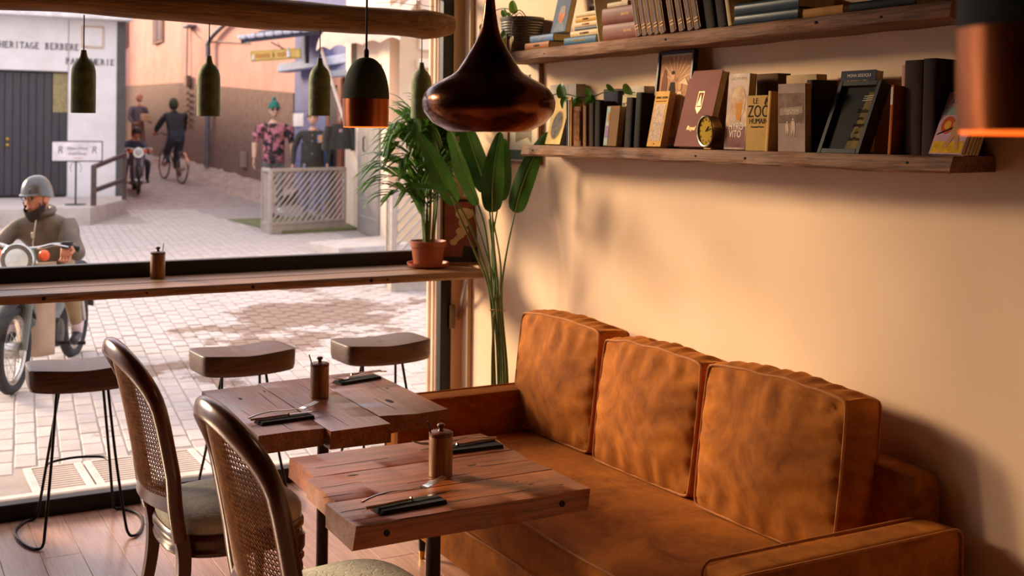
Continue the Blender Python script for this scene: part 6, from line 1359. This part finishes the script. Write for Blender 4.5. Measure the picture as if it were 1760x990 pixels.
for n in ('waist', 'chest', 'collar', 'lsh', 'rsh', 'lel', 'rel', 'pelvis', 'lhip', 'rhip', 'lkn', 'rkn'): J3[n] = (*J3[n][:3], tuple(1.2*q for q in J3[n][3]) if isinstance(J3[n][3], tuple) else 1.25*J3[n][3])
for n in J3:
    if n[1:] not in ('wr', 'kn', 'an', 'to', 'el'): J3[n] = (J3[n][0]-.20, *J3[n][1:])
cyc, HM3 = person('person', 'cyclist in black with a dark green hood seen from behind', 'person', (5.77, 25.75, .575), R(98), J3, std_edges(2, 2, 2, 3, 3, 4, 5), [SKIN, EYE, BLKC, NAVYC, SHOE, BLKC], (J3['neck'][0]+.03, 0, J3['neck'][2]+.13), (1, .1, 0), .98, 0, 1, None, ((J3['lwr'][:3], (.3, .05, -.5), (1, 0, .2), .9), (J3['rwr'][:3], (.3, -.05, -.5), (1, 0, .2), .9)))
def hood(u, v):
    a = R(55+250*u); b = -PI/2*.75+v*PI*.87; return (.118*math.cos(b)*math.cos(a)-.01, .100*math.cos(b)*math.sin(a), .142*math.sin(b))
on_head(cyc, HM3, 'hood', mat('dark_green_hood', '36422E', .85, col2='2A3424', scale=14), hood, 22, 14)
# pedestrian farther up
J4 = std_joints(.97, {'lel': (.05, .28, 1.12), 'lwr': (.22, .20, 1.02), 'rel': (.06, -.28, 1.12), 'rwr': (.20, -.22, 1.0)}, {'lkn': (.10, .10, .50), 'lan': (-.02, .10, .10), 'rkn': (-.02, -.10, .50), 'ran': (-.18, -.10, .12)}, .02)
ped, HM4 = person('person', 'bald pedestrian in a grey jacket carrying things up the alley', 'person', (5.80, 29.7, gz(29.7)+.015), R(-70), J4, std_edges(2, 2, 2, 3, 3, 4, 0), [mat('pink_skin', 'C98468', .55), EYE, GREYC, mat('brown_trousers', '7A5A52', .85), SHOE], (J4['neck'][0]+.02, 0, J4['neck'][2]+.13), (1, .2, 0), .98, 0, 1, None, ((J4['lwr'][:3], (.6, -.2, 0), (0, 0, 1), .5), (J4['rwr'][:3], (.6, .2, 0), (0, 0, 1), .5)))
bx = thing('paper_parcel', 'tan paper parcel held by the bald pedestrian', 'parcel', (5.80+.12, 29.7-.33, gz(29.7)+1.03), R(20)); MB().box((0, 0, .10), (.22, .16, .18), .02).build('wrapping', mat('tan_paper', 'CDA87E', .8), bx); MB().box((0, 0, .192), (.23, .02, .004)).build('fold', mat('tan_fold', 'B8936A', .8), bx)

# ------------------------------------------------------------------ mannequins in front of the clothing shop
def mannequin(label, loc, rz, kk, mats, E, hat, extra, arms):
    J = std_joints(kk, arms, {'lto': (.11, .13, .04), 'rto': (.11, -.13, .04)}); t, HM = person('mannequin', label, 'mannequin', loc, rz, J, E, mats, (J['neck'][0]+.02, 0, J['neck'][2]+.125*kk), (1, 0, .02), kk, 0, 1, None, ((J['lwr'][:3], (.1, .1, -1), (.3, -1, 0), .45), (J['rwr'][:3], (.1, -.1, -1), (.3, 1, 0), .45)), 'mannequins outside the clothing shop')
    MB().lathe([(.17, -.02), (.17, -.008), (.03, 0), (.02, .05)], 24).build('stand', BLACKM, t)
    hat(t, HM); extra(t, J, HM); return t
def tie_dye():
    m = mat('pink_black_tie_dye', 'B5707A', .85, col2='241C20', scale=9, detail=6, contrast=.12, bump=.2, bscale=10); return m
def hat1(t, HM):
    o = on_head(t, HM, 'beanie', mat('teal_knit', '2E7A6A', .9, col2='1E5A4E', scale=24, stretch=(1, 1, 4), bump=.6), cap(.045, 1.14, .165, .04)); MB().sphere((-.01, 0, .185), (.035, .032, .03), 10, 7, M=HM).build('bobble', MATS['teal_knit'], o)
def ex1(t, J, HM):
    for s in (-1, 1): MB().box((.098, s*.033, .012), (.012, .05, .034), .008, M=HM).build('sunglasses', BLACKM, t)
    MB().lathe([(.150, .0), (.175, .03), (.165, .30), (.17, .42)], 26, M=Matrix.Translation((0, 0, J['pelvis'][2]-.10)) @ Matrix.Diagonal((.85, 1.08, 1, 1))).build('tee_hem', tie_dye(), t)
    for n, s in (('l', 1), ('r', -1)): MB().tube([J[n+'sh'][:3], tuple(Vector(J[n+'sh'][:3]).lerp(Vector(J[n+'el'][:3]), .62))], [.082, .092], 14).build('sleeve', tie_dye(), t)
mannequin('mannequin in a green beanie, sunglasses and pink tie-dye shirt', (5.86, 18.85, .295), R(-100), 1.05, [SKINP2, EYE, tie_dye(), mat('pale_grey_jeans', '8A8E92', .85, col2='3A3A3E', scale=5, contrast=.4), mat('white_trainer', 'D8D4D0', .6)], std_edges(2, 2, 0, 3, 3, 4, 0), hat1, ex1, {'lel': (-.02, .29, 1.14), 'rel': (-.02, -.29, 1.14), 'lwr': (.03, .30, .88), 'rwr': (.03, -.30, .88)})
DENIM = mat('black_denim', '34322E', .8, col2='242220', scale=10, bump=.4); PATCH1 = mat('bright_patch', 'D88A3A', .7, col2='3A7AB0', scale=34, contrast=.15)
def hat2(t, HM): on_head(t, HM, 'beanie', mat('brown_knit', '5A3E2E', .9, col2='46301F', scale=24, bump=.5), cap(.045, 1.12, .15, .07))
def ex2(t, J, HM):
    c = J['chest']; MB().box((c[0]+.125, .12, c[2]+.02), (.012, .075, .13), .004).build('patch', PATCH1, t); MB().box((c[0]+.115, -.07, c[2]-.44), (.012, .14, .12), .004).build('patch', PATCH1, t)
    MB().lathe([(.155, 0), (.175, .03), (.165, .3), (.168, .45)], 26, M=Matrix.Translation((0, 0, J['pelvis'][2]-.14)) @ Matrix.Diagonal((.85, 1.1, 1, 1))).build('jacket_hem', DENIM, t)
    for q in range(5): MB().lathe([(.012, 0), (.012, .006)], 10, M=Matrix.Translation((c[0]+.14-.012*abs(q-1), 0, c[2]-.32+.10*q)) @ Matrix.Rotation(PI/2, 4, 'Y')).build('button', CHROME, t)
    for s in (-1, 1): MB().grid(lambda u, v: (J['collar'][0]+.05-.05*u+.03*v, s*(.03+.06*u+.02*v), J['collar'][2]-.04+.06*u+.03*v), 6, 4).build('collar', DENIM, t, smooth=60)
mannequin('mannequin in a brown beanie and black denim jacket with bright patches', (6.27, 18.10, .285), R(-112), .98, [SKINP2, EYE, DENIM, mat('patched_dark_jeans', '46412F', .85, col2='3A4A7A', scale=5, contrast=.3), mat('olive_boot', '5A4E3A', .7)], std_edges(2, 2, 2, 3, 3, 4, 0), hat2, ex2, {'lel': (-.04, .30, 1.14), 'rel': (-.02, -.30, 1.14), 'lwr': (.05, .24, .90), 'rwr': (.03, -.31, .88)})
hj = thing('hanging_jacket', 'dark patched jacket hanging from a pole beside the cream house', 'jacket', (6.23, 16.75, 1.40), R(-100))
MB().tube(smooth_path([(0, 0, .43), (.0, .05, .41), (0, .18, .36)], 4)[::-1]+smooth_path([(0, 0, .43), (.0, -.05, .41), (0, -.18, .36)], 4)[1:], .008, 6).build('hanger', WOODO, hj)
def jk(u, v):
    a = 2*PI*u; h = v; wv = .02*math.sin(a*5)*(1-h); return ((.075+wv)*math.cos(a)*(1-.5*h*h), (.19-.03*h+.02*(1-h))*math.sin(a)*(1-.25*h**4), .02+.38*h)
MB().grid(jk, 32, 12).build('jacket_body', DENIM, hj, smooth=60)
for s in (-1, 1): MB().tube([(0, s*.17, .36), (.01, s*.21, .20), (.01, s*.22, .0)], [.055, .06, .055], 12).build('sleeve', DENIM, hj)
MB().box((.085, .0, .30), (.01, .05, .05), .003).build('patch', PATCH1, hj); MB().tube([(0, 0, .43), (0, 0, .50), (0, .02, .53)], .006, 6).build('hook', CHROME, hj)
jeans = mat('hanging_blue_jeans', '5A6E9E', .85, col2='43588A', scale=6, bump=.4)
jl = thing('hanging_jeans', 'blue jeans hanging on the shop front behind the dark jacket mannequin', 'jeans', (6.60, 18.45, .55), R(185))
for s in (-1, 1): MB().tube([(0, s*.10, .0), (0, s*.095, .40), (0, s*.085, .80)], [.085, .08, .09], 14, flat=1.).build('trouser_leg', jeans, jl)
MB().lathe([(.14, .76), (.15, .84), (.135, .95), (.13, .96)], 20, M=Matrix.Diagonal((.6, 1.2, 1, 1))).build('waistband', jeans, jl)
